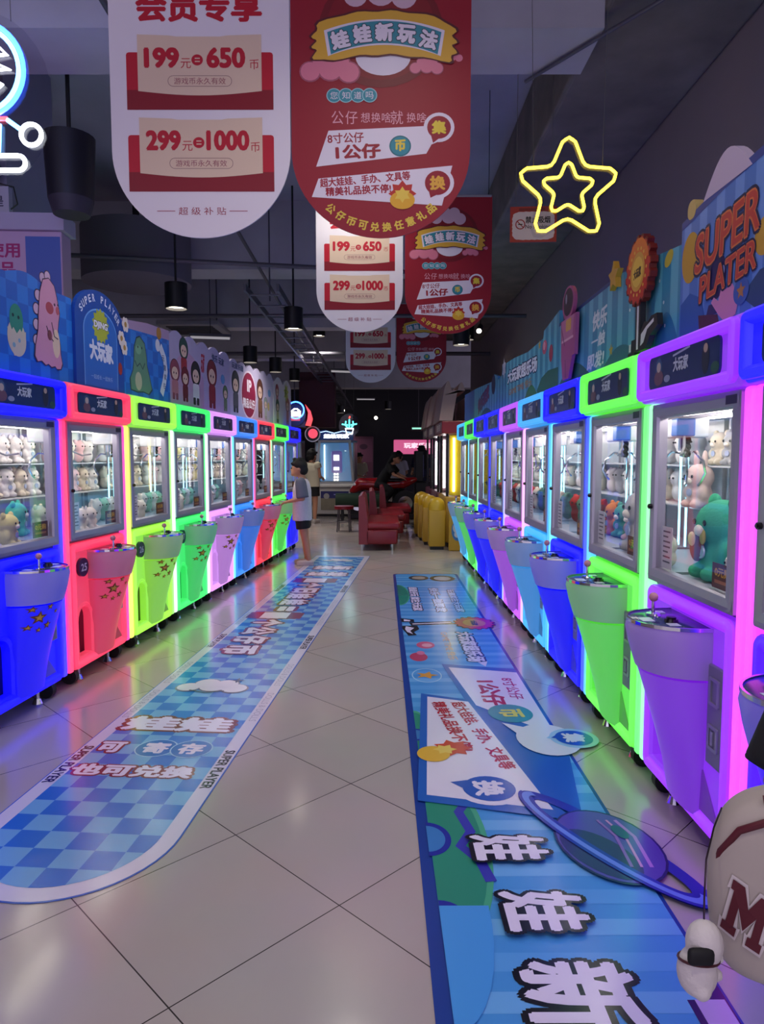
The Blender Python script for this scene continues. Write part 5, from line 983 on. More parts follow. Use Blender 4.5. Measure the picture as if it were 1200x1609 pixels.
white_cab = mat('cabinet_white', 'c4c0bc', 0.4)
def pusher(x, y, rz, lab, round_sign):
    o = empty('arcade_cabinet', (x, y, 0), rz, lab, 'arcade cabinet', 'white coin pusher cabinets')
    MB().rbox(-0.5, 0.5, 0, 0.9, 0.06, 0.72, 0.02, 2).build('base', white_cab, o); MB().box(-0.4, 0.4, 0.05, 0.85, 0, 0.06).build('plinth', black_rubber, o)
    MB().rbox(-0.53, 0.53, -0.05, 0.92, 0.72, 0.80, 0.02, 2).build('ledge', mat('ledge_white', 'e0dcd6', 0.3), o)
    fr = MB().rim([(-0.48, 0.80), (0.48, 0.80), (0.40, 1.86), (-0.40, 1.86)], [(0, 0.06), (0, 0.0), (-0.08, 0.0), (-0.08, 0.06)]).box(-0.48, -0.44, 0.06, 0.85, 0.8, 1.8).box(0.44, 0.48, 0.06, 0.85, 0.8, 1.8).box(-0.48, 0.48, 0.82, 0.88, 0.8, 1.86).build('upper_frame', mat('frame_grey', 'a8a6a8', 0.4), o)
    MB().box(-0.40, 0.40, 0.02, 0.026, 0.86, 1.79).build('glass_pane', pane_mat, fr)
    sc_ = MB().box(-0.42, 0.42, 0.5, 0.54, 0.85, 1.8).build('backlit_panel', glow('4c8cc0', 0.3), o)
    MB().rbox(-0.14, 0.14, 0.40, 0.5, 1.05, 1.6, 0.05, 3).build('target_display', glow('5c48a0', 0.35), o); MB().rbox(-0.07, 0.07, 0.385, 0.4, 1.36, 1.5, 0.006, 1).rbox(-0.07, 0.07, 0.385, 0.4, 1.12, 1.2, 0.006, 1).build('target_light', glow('e8f0ff', 1.6), o)
    MB().cyl((-0.3, 0.45, 0.9), (-0.3, 0.45, 1.75), 0.015).build('tube_lamp_strip', glow('b0e8ff', 4.0), o, smooth=True)
    for k in range(3):
        for j in range(2): MB().rbox(-0.06+0.07*j, -0.01+0.07*j, 0.30, 0.35, 0.86+0.07*k, 0.91+0.07*k, 0.008, 2).build('score_light', glow('f4ead8', 1.5), o)
    pnl = MB().box(-0.34, 0.34, -0.006, 0.0, 0.16, 0.62).build('front_print', mat('front_print', '8c8470', 0.4, noise=0.3, nscale=6), o)
    A = Art(o, FRONT(-0.0065)); A.poly([(-0.34, 0.45), (0.34, 0.45), (0.34, 0.62), (-0.34, 0.62)], ink('2c2c6c')).poly(ell(-0.2, 0.5, 0.07), ink('a8a4a0')).line([(-0.02, 0.54), (0.06, 0.54)], 0.025, ink('9c98e0')).line([(0.12, 0.54), (0.2, 0.54)], 0.025, ink('9c98e0')).done()
    mq = MB().loft([[(-0.46, yy, 1.86), (0.46, yy, 1.86), (0.46, yy, 2.06), (0.23, yy, 2.10), (0, yy, 2.04), (-0.23, yy, 2.10), (-0.46, yy, 2.06)] for yy in (-0.02, 0.5)]).build('marquee', mat('marquee_blue', '1c4c9c', 0.3), o)
    A = Art(mq, FRONT(-0.0205)); A.text('超级玩家', 0.05, 1.95, 0.62, 0.11, glow('e0ecff', 2.2), 0.05).line([(-0.4, 2.03), (-0.2, 2.07), (0.0, 2.02), (0.2, 2.07), (0.42, 2.03)], 0.02, glow('a8d0ff', 1.5)).done()
    if round_sign:
        rs = MB().cyl((-0.52, -0.07, 2.0), (-0.52, -0.03, 2.0), 0.19, n=28).build('round_sign', mat('sign_rim_white', 'e8e4e4', 0.4), o)
        A = Art(rs, FRONT(-0.0705)); A.poly(ell(-0.52, 2.0, 0.165), ink('141418')).poly(ell(-0.51, 2.01, 0.115), glow('e83440', 1.0)).done()
    return o
pusher(-1.15, 17.0, -0.05, 'white coin pusher cabinet with a red round sign, behind the two boys', True)
pusher(-2.45, 17.1, 0.0, 'coin pusher cabinet partly behind the blue claw machine at the left', False)
o = empty('fin_sign', (-2.03, 16.8, 2.2), 0, 'dark blue lit disc sign with a red fin above the left coin pusher', 'sign')
MB().cyl((-0.06, 0, 0.25), (-0.06, 0.05, 0.25), 0.27, n=28).build('disc', mat('disc_navy', '1c2c5c', 0.3), o); MB().prism([(0.2, 0.0), (0.33, -0.02), (0.38, 0.15), (0.33, 0.34), (0.2, 0.5), (0.27, 0.3), (0.25, 0.14)], 0.0, 0.05).build('fin', glow('e84020', 1.0), o)
A = Art(o, FRONT(-0.001)); A.line([(-0.24, 0.27), (0.10, 0.27)], 0.13, glow('f0d8c8', 1.2)).line([(-0.2, 0.15), (0.08, 0.15)], 0.08, glow('d04030', 0.8)).done('lit_print')
MB().box(-0.2, 0.2, 0.05, 0.1, -0.04, 0.2).build('bracket', pm, o); MB().cyl((-0.06, 0.07, 0.2), (-0.06, 0.07, CEIL-2.2), 0.012, n=6).build('hanger_rod', pm, o)

yl_p = mat('yellow_plastic', 'b8922a', 0.4); pkw = mat('canopy_pale', 'a88c88', 0.5)
def prize_house(x, y, rz, lab, base, inner, hdr, lamp):
    o = empty('prize_machine', (x, y, 0), rz, lab, 'prize machine', 'canopied prize machines along the right wall')
    MB().rbox(-0.62, 0.62, 0.0, 0.95, 0.08, 0.82, 0.03, 3).build('base', base, o, smooth=True)
    MB().box(-0.55, 0.55, 0.05, 0.9, 0.0, 0.08).build('plinth', black_rubber, o)
    for sx in (-1, 1):
        for yy in (0.04, 0.9): MB().cyl((sx*0.57, yy, 0.82), (sx*0.57, yy, 1.82), 0.022, n=10).build('corner_post', mat('post_dark', '24222a', 0.4), o, smooth=True)
    MB().box(-0.6, 0.6, 0.90, 0.93, 0.82, 1.82).build('back_panel', inner, o)
    MB().box(-0.605, -0.6, 0.06, 0.9, 0.84, 1.8).build('side_glass', side_glass, o); MB().box(0.585, 0.605, 0.07, 0.9, 0.84, 1.8).build('side_panel', inner, o)
    MB().cyl((0.62, 0.14, 0.9), (0.62, 0.14, 1.75), 0.018, n=10).build('tube_lamp_strip', glow(lamp, 7.0), o, smooth=True)
    MB().box(-0.56, 0.56, 0.03, 0.036, 0.84, 1.8).build('glass_pane', pane_mat, o)
    MB().cyl((-0.4, 0.75, 0.9), (-0.4, 0.75, 1.75), 0.02, n=10).build('tube_lamp_strip', glow(lamp, 6.0), o, smooth=True)
    MB().cyl((0.5, 0.1, 0.9), (0.5, 0.1, 1.75), 0.012, n=10).build('tube_lamp_strip', glow('f0f0ff', 4.0), o, smooth=True)
    h = MB().rbox(-0.66, 0.66, -0.06, 0.97, 1.82, 2.02, 0.02, 2).build('header', hdr, o)
    A = Art(h, FRONT(-0.0605)); A.text('扭蛋乐园', 0.0, 1.92, 0.7, 0.11, ink('e0d0c8'), 0.04).done()
    L = []
    for xx in (-0.66, 0.66):
        L.append([(xx, -0.1+0.12*t, 2.02+0.62*math.sin(t*PI/2*0.9)) for t in [i/10*1.6 for i in range(11)]] + [(xx, 0.11+0.12*t, 2.02+0.60*math.sin(t*PI/2*0.9)) for t in [i/10*1.6 for i in range(10, -1, -1)]])
    MB().loft(L).build('canopy', pkw, o)
    MB().box(-0.62, 0.62, 0.5, 0.56, 2.02, 2.5).build('canopy_back', inner, o)
    return o
yin = mat('yellow_inner', 'c8b020', 0.5)
ph = prize_house(1.0, 11.75, -PI/2, 'yellow prize machine with a curved pale canopy just past the right row', yl_p, yin, mat('header_red', '8c2430', 0.4), 'fff080')
prize_house(0.97, 13.15, -PI/2, 'pinkish prize machine standing behind the yellow one at the right wall', mat('mauve_plastic', '6c4450', 0.45), mat('mauve_inner', '8c7480', 0.5), mat('header_mauve', '705860', 0.4), 'ffffff')
prize_house(0.94, 14.55, -PI/2, 'dark pink prize machine farthest along the right wall, blue knob bowl in front', mat('plum_plastic', '5c2438', 0.45), mat('plum_inner', '6c4c60', 0.5), mat('header_mauve'), 'ffffff')
def capsule_bin(x, y, lab, r=0.13, h=0.62):
    o = empty('capsule_bin', (x, y, 0), -PI/2, lab, 'capsule bin', 'yellow domed capsule bins in front of the prize machines')
    MB().rbox(-r, r, -r, r, 0.05, h, 0.02, 2).build('bin_body', yl_p, o, smooth=True); MB().box(-r*0.8, r*0.8, -r*0.8, r*0.8, 0, 0.05).build('plinth', black_rubber, o)
    L = [[(r*math.cos(t), r*math.sin(t), z) for t in [2*PI*i/20 for i in range(20)]] for z in (h, h+0.07)] + [[(r*math.cos(a)*math.cos(t), r*math.cos(a)*math.sin(t), h+0.07+r*math.sin(a)) for t in [2*PI*i/20 for i in range(20)]] for a in (0.3, 0.6, 0.9, 1.2, 1.5)]
    MB().loft(L).build('dome', mat('dome_yellow', 'd0a828', 0.3), o, smooth=True)
    A = Art(o, FRONT(-r-0.0005)); A.poly(ell(0, 0.42, 0.05), ink('c09838'))
    for k in range(4): A.poly(ell(0, 0.12+0.07*k, 0.02), ink('d8c890'))
    A.done('sticker_print'); return o
capsule_bin(0.86, 11.0, 'yellow domed capsule bin nearest the camera beside the blue claw machine')
capsule_bin(0.80, 11.6, 'yellow domed capsule bin second from the near one'); capsule_bin(0.76, 12.2, 'yellow domed capsule bin third from the near one'); capsule_bin(0.72, 12.8, 'yellow domed capsule bin farthest from the camera')
o = empty('mascot_panel', (1.16, 10.72, 0), 0, 'low yellow panel with a blue oval print between the last claw machine and the bins', 'panel')
MB().rbox(-0.13, 0.12, 0, 0.08, 0.0, 0.62, 0.02, 2).build('panel_board', yl_p, o); A = Art(o, FRONT(-0.0005)); A.poly(ell(0.0, 0.32, 0.09, 0.16), ink('3c78b4')).poly(ell(-0.01, 0.36, 0.06, 0.08), ink('c8ccd8')).poly(ell(0.0, 0.26, 0.05, 0.05), ink('c8ccd8')).done()

# ------------------------------------------------------------------ people
skin_m = mat('skin', 'b88468', 0.5, noise=0.05, nscale=10); hair_m = mat('hair_black', '060506', 0.75, noise=0.3, nscale=60)
def lerp(a, b, t): return Vector(a)*(1-t) + Vector(b)*t
def hand(mb, wrist, d, palm_n, s, curl=0.5, side=1):
    """palm, four bent fingers of unequal length and a thumb from the palm's side; d = pointing direction"""
    w_ = Vector(wrist); d = Vector(d).normalized(); n = Vector(palm_n).normalized(); n = (n - d*n.dot(d)).normalized(); x = d.cross(n)*side
    for k in (-1, 0, 1): mb.capsule(w_ + x*k*0.016*s + d*0.005*s, 0.015*s, w_ + x*k*0.022*s + d*0.075*s, 0.014*s, 8)
    for k, ln in ((-1.5, 0.062), (-0.5, 0.075), (0.5, 0.07), (1.5, 0.052)):
        b0 = w_ + x*k*0.019*s + d*0.082*s; d1 = (d*math.cos(curl*0.7) + n*math.sin(curl*0.7)); d2 = (d*math.cos(curl*1.7) + n*math.sin(curl*1.7))
        b1 = b0 + d1*ln*0.55*s; b2 = b1 + d2*ln*0.5*s
        mb.capsule(b0 - d*0.012*s, 0.0095*s, b1, 0.0088*s, 7); mb.capsule(b1, 0.0088*s, b2, 0.0075*s, 7)
    t0 = w_ - x*0.024*s + d*0.03*s; t1 = t0 + (d*0.6 - x*0.75 + n*0.3).normalized()*0.04*s; t2 = t1 + (d*0.9 - x*0.1 + n*0.45).normalized()*0.03*s
    mb.capsule(t0, 0.0125*s, t1, 0.011*s, 7); mb.capsule(t1, 0.011*s, t2, 0.009*s, 7)
def person(loc, rz, H, label, J, shirt, shorts, shoes, hair='short', child=True, voxel=0.011, shirt_len=0.46, group=None, sleeve=0.75, sleeve_m=None, curl=0.6, shorts_len=0.55, bare=True, extra_hair=None):
    """J: joint positions in units of body height (figure looks along -y); arms sh/el/wr, legs hip/kn/an per side"""
    o = empty('person', loc, rz, label, 'person', group); V = lambda p: Vector(p)*H
    hr = 0.070 if child else 0.064
    b = MB(); hc = V(J['head'])
    b.ball(hc + Vector((0, 0.004*H, 0.012*H)), (hr*0.86*H, hr*0.98*H, hr*1.06*H), 18, 12); b.ball(hc + Vector((0, -0.02*H, -0.032*H)), (hr*0.66*H, hr*0.72*H, hr*0.66*H), 14, 10)
    b.ball(hc + Vector((0, -hr*1.0*H, -0.012*H)), (0.009*H, 0.012*H, 0.012*H), 8, 6)
    b.capsule(hc + Vector((0, -hr*0.93*H, 0.008*H)), 0.007*H, hc + Vector((0, -hr*1.02*H, -0.012*H)), 0.009*H, 7)
    b.ball(hc + Vector((0, -hr*0.90*H, -0.038*H)), (0.018*H, 0.012*H, 0.008*H), 8, 6); b.ball(hc + Vector((0, -hr*0.78*H, -0.058*H)), (0.02*H, 0.02*H, 0.016*H), 8, 6)
    for sx in (-1, 1): b.ball(hc + Vector((sx*hr*0.86*H, 0.008*H, -0.008*H)), (0.008*H, 0.014*H, 0.02*H), 8, 6)
    b.capsule(V(J['neck']), 0.033*H, hc + Vector((0, 0.012*H, -0.03*H)), 0.032*H, 12)
    ch, wa, pe = V(J['chest']), V(J['waist']), V(J['pelvis'])
    for sx in (-0.045, 0, 0.045):
        u = Vector((sx*H, 0, 0)); b.capsule(pe+u, 0.058*H, wa+u*0.9, 0.052*H); b.capsule(wa+u*0.9, 0.052*H, ch+u*1.1, 0.058*H)
    b.capsule(V(J['shL']), 0.042*H, V(J['shR']), 0.042*H); b.capsule(ch, 0.06*H, V(J['neck']), 0.04*H)
    for S in 'LR':
        sh, el, wr, hp, kn, an = [V(J[k+S]) for k in ('sh', 'el', 'wr', 'hip', 'kn', 'an')]
        b.capsule(sh, 0.033*H, el, 0.024*H); b.capsule(el, 0.024*H, wr, 0.016*H)
        hand(b, wr, (wr-el) if ('hd'+S) not in J else Vector(J['hd'+S]), J.get('pn'+S, (0, 0, -1)), H*0.62, curl, 1 if S == 'L' else -1)
        b.capsule(hp, 0.054*H, kn, 0.036*H); b.capsule(kn, 0.036*H, lerp(kn, an, 0.4), 0.034*H); b.capsule(lerp(kn, an, 0.35), 0.034*H, an, 0.021*H)
        td = V(J['toe'+S]) if 'toe'+S in J else an + Vector((0, -0.10*H, -0.02*H)); b.capsule(an + Vector((0, 0.01*H, -0.012*H)), 0.024*H, td, 0.018*H)
    body = fused('body', b, skin_m, o, voxel)
    for sx in (-1, 1):
        e = MB().ball(hc + Vector((sx*0.026*H, -hr*0.93*H, 0.004*H)), (0.0085*H, 0.006*H, 0.007*H), 8, 6).build('eye', mat('eye_dark', '120c0c', 0.2), o, smooth=True)
    h = MB(); h.ball(hc + Vector((0, 0.014*H, 0.030*H)), (hr*0.97*H, hr*1.04*H, hr*0.98*H), 18, 12); h.ball(hc + Vector((0, 0.042*H, -0.012*H)), (hr*0.86*H, hr*0.72*H, hr*0.75*H), 14, 10)
    for k in range(7): h.ball(hc + Vector((rnd.uniform(-.5, .5)*hr*H, rnd.uniform(-.6, .6)*hr*H, 0.030*H + hr*0.86*H)), (0.022*H, 0.026*H, 0.016*H), 8, 6)
    for k in range(5): h.ball(hc + Vector(((k-2)*0.02*H, -hr*0.86*H, 0.048*H)), (0.014*H, 0.012*H, 0.018*H), 8, 6)
    if hair == 'long':
        for k in range(6): h.capsule(hc + Vector(((k-2.5)*0.018*H, 0.05*H, 0.0)), 0.028*H, V(J['chest']) + Vector(((k-2.5)*0.022*H, 0.075*H, -0.06*H)), 0.02*H)
    fused('hair', h, hair_m, o, 0.014, 2)
    # shirt: torso shell and sleeves; hem hangs free
    s_ = MB()
    def ring_at(c, rx, ry, n=20): return [(c.x+rx*math.cos(2*PI*i/n), c.y+ry*math.sin(2*PI*i/n), c.z) for i in range(n)]
    hem = lerp(pe, wa, 0.0); hem = Vector((hem.x, hem.y, shirt_len*H)); nk = V(J['neck'])
    s_.loft([ring_at(hem, 0.125*H, 0.095*H), ring_at(lerp(hem, wa, 0.6), 0.122*H, 0.092*H), ring_at(ch, 0.128*H, 0.09*H), ring_at(lerp(ch, nk, 0.65), 0.10*H, 0.072*H), ring_at(nk + Vector((0, 0, -0.005*H)), 0.052*H, 0.05*H)])
    for S in 'LR':
        sh, el = V(J['sh'+S]), V(J['el'+S]); s_.capsule(lerp(sh, ch, 0.25), 0.055*H, sh, 0.05*H)
        if sleeve_m is None: s_.cyl(sh, lerp(sh, el, sleeve), 0.05*H, 0.052*H, 14)
        else: MBs = MB().capsule(lerp(sh, ch, 0.1), 0.053*H, sh, 0.053*H); MBs.cyl(sh, lerp(sh, el, sleeve), 0.054*H, 0.06*H, 14); fused('sleeve', MBs, sleeve_m, o, 0.012, 3)
    fused('shirt', s_, shirt, o, 0.012, 4)
    p = MB()
    for S in 'LR':
        hp, kn = V(J['hip'+S]), V(J['kn'+S]); p.cyl(hp + Vector((0, 0, 0.02*H)), lerp(hp, kn, shorts_len), 0.068*H, 0.07*H if shorts_len < 1 else 0.05*H, 14)
        if shorts_len >= 1: p.capsule(kn, 0.045*H, V(J['an'+S]) + Vector((0, 0, 0.02*H)), 0.036*H)
    p.ball(pe, (0.115*H, 0.085*H, 0.07*H), 16, 10); fused('shorts' if shorts_len < 1 else 'trousers', p, shorts, o, 0.012, 3)
    for S in 'LR':
        an = V(J['an'+S]); td = V(J['toe'+S]) if 'toe'+S in J else an + Vector((0, -0.10*H, -0.02*H)); q = MB()
        q.capsule(an + Vector((0, 0.018*H, -0.012*H)), 0.029*H, Vector((td.x, td.y, an.z-0.02*H)), 0.024*H); q.box(an.x-0.026*H, an.x+0.026*H, td.y-0.02*H, an.y+0.04*H, 0.0, 0.016*H)
        fused('shoe', q, shoes, o, 0.010, 2)
    return o
def pose(**k):
    J = dict(head=(0, -0.012, 0.925), neck=(0, 0.0, 0.835), chest=(0, 0.0, 0.725), waist=(0, 0, 0.60), pelvis=(0, 0, 0.50), shL=(0.105, 0.0, 0.795), shR=(-0.105, 0.0, 0.795), elL=(0.13, 0.01, 0.63), elR=(-0.13, 0.01, 0.63),
             wrL=(0.13, -0.04, 0.49), wrR=(-0.13, -0.04, 0.49), hipL=(0.05, 0, 0.49), hipR=(-0.05, 0, 0.49), knL=(0.055, -0.005, 0.27), knR=(-0.055, -0.005, 0.27), anL=(0.055, 0.01, 0.045), anR=(-0.055, 0.01, 0.045))
    J.update(k); return J
grey_t = mat('tee_grey', 'ccc6d2', 0.8, noise=0.15, nscale=40); slate_t = mat('tee_slate', '5c6070', 0.8); blk_c = mat('cloth_black', '0d0d12', 0.8); cream_t = mat('tee_cream', 'c8c0a8', 0.8); pale_shoe = mat('shoe_pale', 'b4aca8', 0.6)
# boy at the green machine: profile to the camera, looks at the machine, hands on the console
person((-1.07, 9.36, 0), -PI/2, 1.40, 'boy in a pale grey tee with slate sleeves playing at the left row', pose(
    head=(0, -0.03, 0.925), neck=(0, 0.0, 0.835), chest=(0, 0.0, 0.72), elL=(0.12, 0.02, 0.645), elR=(-0.12, 0.02, 0.645), wrL=(0.08, -0.12, 0.615), wrR=(-0.08, -0.12, 0.615), hipL=(0.05, 0.0, 0.47),
    knL=(0.055, 0.03, 0.26), anL=(0.055, 0.07, 0.045), knR=(-0.055, 0.02, 0.26), anR=(-0.055, 0.035, 0.045)), grey_t, blk_c, pale_shoe, shirt_len=0.43, sleeve_m=slate_t, sleeve=0.95)
o = person((-1.55, 15.4, 0), 0.55-PI, 1.60, 'boy in a cream sleeveless top and black shorts seen from behind', pose(
    head=(0.01, -0.035, 0.92), elL=(0.13, -0.01, 0.64), elR=(-0.13, -0.01, 0.64), wrL=(0.09, -0.13, 0.62), wrR=(-0.09, -0.13, 0.62)), cream_t, blk_c, pale_shoe, shirt_len=0.50, sleeve=0.25)
o.rotation_euler = (0, 0, PI-0.5)
person((-0.62, 18.8, 0), 0.4, 1.55, 'person in a white top standing beyond the coin pusher cabinet', pose(head=(0, -0.03, 0.915), wrL=(0.06, -0.14, 0.62), wrR=(-0.06, -0.14, 0.62), elL=(0.13, 0, 0.64), elR=(-0.13, 0, 0.64)), cream_t, mat('cloth_maroon', '3c1418', 0.8), pale_shoe, child=False, voxel=0.016, shorts_len=1.0)
ride = dict(pelvis=(0, 0.0, 0.50), waist=(0, -0.05, 0.59), chest=(0, -0.13, 0.70), neck=(0, -0.19, 0.79), head=(0, -0.235, 0.87), shL=(0.105, -0.17, 0.755), shR=(-0.105, -0.17, 0.755), elL=(0.15, -0.25, 0.64), elR=(-0.15, -0.25, 0.64),
            wrL=(0.14, -0.36, 0.60), wrR=(-0.14, -0.36, 0.60), hipL=(0.06, 0, 0.49), hipR=(-0.06, 0, 0.49), knL=(0.12, -0.2, 0.42), knR=(-0.12, -0.2, 0.42), anL=(0.12, -0.06, 0.24), anR=(-0.12, -0.06, 0.24))
person((-0.06, 16.45, 0.0), 2.9-PI/2, 1.62, 'long-haired person in black leaning over the red motorbike game', pose(**ride), blk_c, blk_c, blk_c, hair='long', child=False, voxel=0.016, shorts_len=1.0)
person((0.42, 18.4, 0), PI-0.3, 1.62, 'person in a white tee lit violet, standing beyond the motorbike', pose(head=(0, -0.06, 0.90), wrL=(0.08, -0.17, 0.62), wrR=(-0.08, -0.17, 0.62), elL=(0.14, -0.02, 0.64), elR=(-0.14, -0.02, 0.64)), mat('tee_white', 'd4d0e0', 0.8), blk_c, blk_c, child=False, voxel=0.016, shorts_len=1.0)
person((1.05, 18.6, 0), PI+0.3, 1.72, 'person in dark clothes standing before the pink lit sign', pose(wrL=(0.1, -0.15, 0.6), elL=(0.14, 0, 0.64)), mat('cloth_navy', '181c3c', 0.8), blk_c, blk_c, hair='long', child=False, voxel=0.016, shorts_len=1.0)
# the customer at the right edge with the bag
person((0.965, 1.21, 0), PI, 1.42, 'person in black with a bent arm at the right edge of the photo', pose(elR=(-0.13, 0.0, 0.63), elL=(0.185, 0.02, 0.62), wrL=(0.09, -0.13, 0.63), wrR=(-0.12, -0.08, 0.56)), blk_c, mat('cloth_ink', '14141c', 0.8), pale_shoe, child=False, sleeve=0.97, voxel=0.010, shorts_len=1.0)

# ------------------------------------------------------------------ bag with a maroon letter and its plush charm
o = empty('shoulder_bag', (0.65, 1.03, 0.635), -0.45, 'cream shoulder bag with maroon trim and a maroon letter M', 'bag'); o.scale = (0.69, 0.69, 0.78)
canvas_m = mat('bag_canvas', 'b8aca4', 0.75, noise=0.08, nscale=12, bump=0.15); maroon = mat('bag_maroon', '5c1424', 0.6)
def sup(rx, ry, z, e=0.55, n=36, cx=0.0):
    L = []
    for i in range(n):
        a = 2*PI*i/n; c, s_ = math.cos(a), math.sin(a); L.append((cx+rx*abs(c)**e*(1 if c >= 0 else -1), ry*abs(s_)**e*(1 if s_ >= 0 else -1), z))
    return L
prof = [(0.0, 0.115, 0.045), (0.015, 0.150, 0.065), (0.06, 0.180, 0.075), (0.16, 0.196, 0.082), (0.26, 0.190, 0.08), (0.32, 0.168, 0.074), (0.36, 0.128, 0.062), (0.385, 0.075, 0.04), (0.392, 0.03, 0.02)]
def cat(p, u):
    n = len(p)-1; k = min(int(u*n), n-1); t = u*n-k; q = [p[max(0, min(n, k+j))] for j in (-1, 0, 1, 2)]
    return tuple(0.5*(2*b_ + (c_-a_)*t + (2*a_-5*b_+4*c_-d_)*t*t + (3*b_-a_-3*c_+d_)*t**3) for a_, b_, c_, d_ in zip(*q))
prof = [cat(prof, i/40) for i in range(41)]
MB().loft([sup(rx, ry, z, n=64) for z, rx, ry in prof]).build('bag_body', canvas_m, o, smooth=True, auto=60)
def on_bag(x, z):
    for (z0, rx0, ry0), (z1, rx1, ry1) in zip(prof, prof[1:]):
        if z0 <= z <= z1:
            t = (z-z0)/(z1-z0); rx, ry = rx0+(rx1-rx0)*t, ry0+(ry1-ry0)*t; c = min(0.999, abs(x)/rx)**(1/0.55); return -ry*math.sqrt(max(0, 1-c*c))**0.55
    return -0.03

pts = [(-0.183, -0.035, 0.20), (-0.17, -0.055, 0.26), (-0.135, -0.068, 0.315), (-0.085, -0.072, 0.343), (-0.02, -0.073, 0.352), (0.05, -0.073, 0.35), (0.12, -0.066, 0.32)]
MB().tube(pts, 0.0075, 8).build('piping', maroon, o, smooth=True)
MB().tube([(-0.09, -0.05, 0.378), (-0.04, -0.048, 0.388), (0.03, -0.042, 0.392), (0.08, -0.042, 0.384)], 0.010, 8).build('top_trim', maroon, o, smooth=True)
MB().loft([[(x, on_bag(x, z)-0.003, z) for x in (0.05, 0.09, 0.13, 0.16)] + [(x, on_bag(x, z)+0.004, z) for x in (0.16, 0.13, 0.09, 0.05)] for z in (0.02, 0.06, 0.10, 0.14)]).build('corner_patch', maroon, o)
MB().tube([(0.05, 0.0, 0.385), (0.14, 0.05, 0.47), (0.24, 0.12, 0.60), (0.30, 0.2, 0.74)], 0.012, 8).build('strap', maroon, o, smooth=True)
block_m = [(-.5, -.5), (-.14, -.5), (-.14, -.32), (-.22, -.32), (-.22, .08), (0, -.28), (.22, .08), (.22, -.32), (.14, -.32), (.14, -.5), (.5, -.5), (.5, -.32), (.42, -.32), (.42, .32), (.5, .32), (.5, .5), (.2, .5), (0, .15), (-.2, .5), (-.5, .5), (-.5, .32), (-.42, .32), (-.42, -.32), (-.5, -.32)]
for nm, mm, grow, off in (('letter_outline', mat('letter_cream', 'd8cccc', 0.7), 0.008, 0.004), ('letter', maroon, 0.0, 0.0065)):
    n = len(block_m); P = []
    for i, (x, z) in enumerate(block_m):
        t = (Vector(block_m[(i+1) % n])-Vector(block_m[i-1])).normalized(); lx, lz = x*0.085 + t.y*grow, z*0.115 - t.x*grow
        P.append((-0.115 + lx*0.93 + lz*0.2, 0.15 - lx*0.35 + lz*0.95))
    vs, fs = filled([P]); mb = MB(); mb.add([(x, on_bag(x, z)-off, z) for x, z, _ in vs] + [(x, on_bag(x, z)+0.004, z) for x, z in P], [f for f in fs]); mb.build(nm, mm, o)
o = empty('plush_charm', (0.452, 0.95, 0.715), 0.0, 'small white plush charm with a black flap dangling from the bag', 'charm'); o.scale = (0.62, 0.62, 0.62)
m = MB().ball((0, 0, 0.0), (0.046, 0.042, 0.06), 16, 10).ball((0.012, -0.005, 0.07), (0.042, 0.04, 0.055), 16, 10).ball((0.0, -0.025, -0.03), (0.022, 0.022, 0.022), 10, 8)
fused('charm_body', m, mat('charm_fur', 'ded6d6', 0.9, bump=0.3, nscale=60), o, 0.006, 3)
MB().rbox(-0.042, 0.018, -0.052, -0.030, 0.045, 0.085, 0.012, 3).build('flap', mat('charm_black', '0e0e14', 0.7), o, smooth=True)
MB().tube([(0.002+0.044*math.cos(a), 0.042*math.sin(a), 0.03-0.012*math.sin(a)) for a in [2*PI*i/20 for i in range(20)]], 0.0032, 6, True).build('collar', mat('charm_collar', '4c1c24', 0.5), o, smooth=True)
MB().ball((0.045, 0.0, -0.01), 0.014, 8, 6).ball((0.05, 0.0, 0.03), 0.01, 8, 6).build('paw', mat('charm_fur'), o, smooth=True)
MB().tube([(0.012, 0.0, 0.11), (0.02, 0.02, 0.16), (0.05, 0.08, 0.22), (0.10, 0.15, 0.262), (0.15, 0.215, 0.28)], 0.0022, 6).build('chain', mat('chain_dark', '30202c', 0.35, 0.6), o, smooth=True)

# ------------------------------------------------------------------ far end of the hall
o = empty('motorbike_game', (0.05, 16.5, 0), 0.0, 'red motorbike ride game beyond the red benches', 'arcade machine')
rp = mat('bike_red', '9c1018', 0.2, coat=0.6)
b = MB(); b.capsule((-0.55, 0, 0.82), 0.15, (-0.15, 0, 0.80), 0.17).capsule((-0.15, 0, 0.78), 0.13, (0.45, 0, 0.84), 0.12).capsule((0.45, 0, 0.84), 0.14, (0.72, 0, 0.92), 0.07).capsule((-0.55, 0, 0.82), 0.15, (-0.72, 0, 0.66), 0.1)
fused('fairing', b, rp, o, 0.03, 3)
MB().rbox(-0.05, 0.5, -0.12, 0.12, 0.86, 0.95, 0.04, 3).build('seat', black_gloss, o, smooth=True)
for x in (-0.62, 0.5): MB().cyl((x, -0.07, 0.36), (x, 0.07, 0.36), 0.30, n=28).build('wheel', black_rubber, o); MB().cyl((x, -0.08, 0.36), (x, 0.08, 0.36), 0.17, n=24).build('rim', chrome, o)
MB().tube([(-0.45, -0.35, 1.04), (-0.5, -0.12, 1.0), (-0.5, 0.12, 1.0), (-0.45, 0.35, 1.04)], 0.018, 8).build('handlebar', chrome, o, smooth=True)
MB().rbox(-0.8, 0.8, -0.25, 0.25, 0.0, 0.12, 0.03, 2).box(-0.1, 0.1, -0.06, 0.06, 0.12, 0.7).build('stand', mat('stand_black', '141418', 0.4), o)
MB().ball((-0.68, -0.06, 0.80), (0.06, 0.05, 0.04), 10, 8).build('headlamp', mat('lamp_white', 'd0ccd8', 0.2), o, smooth=True)
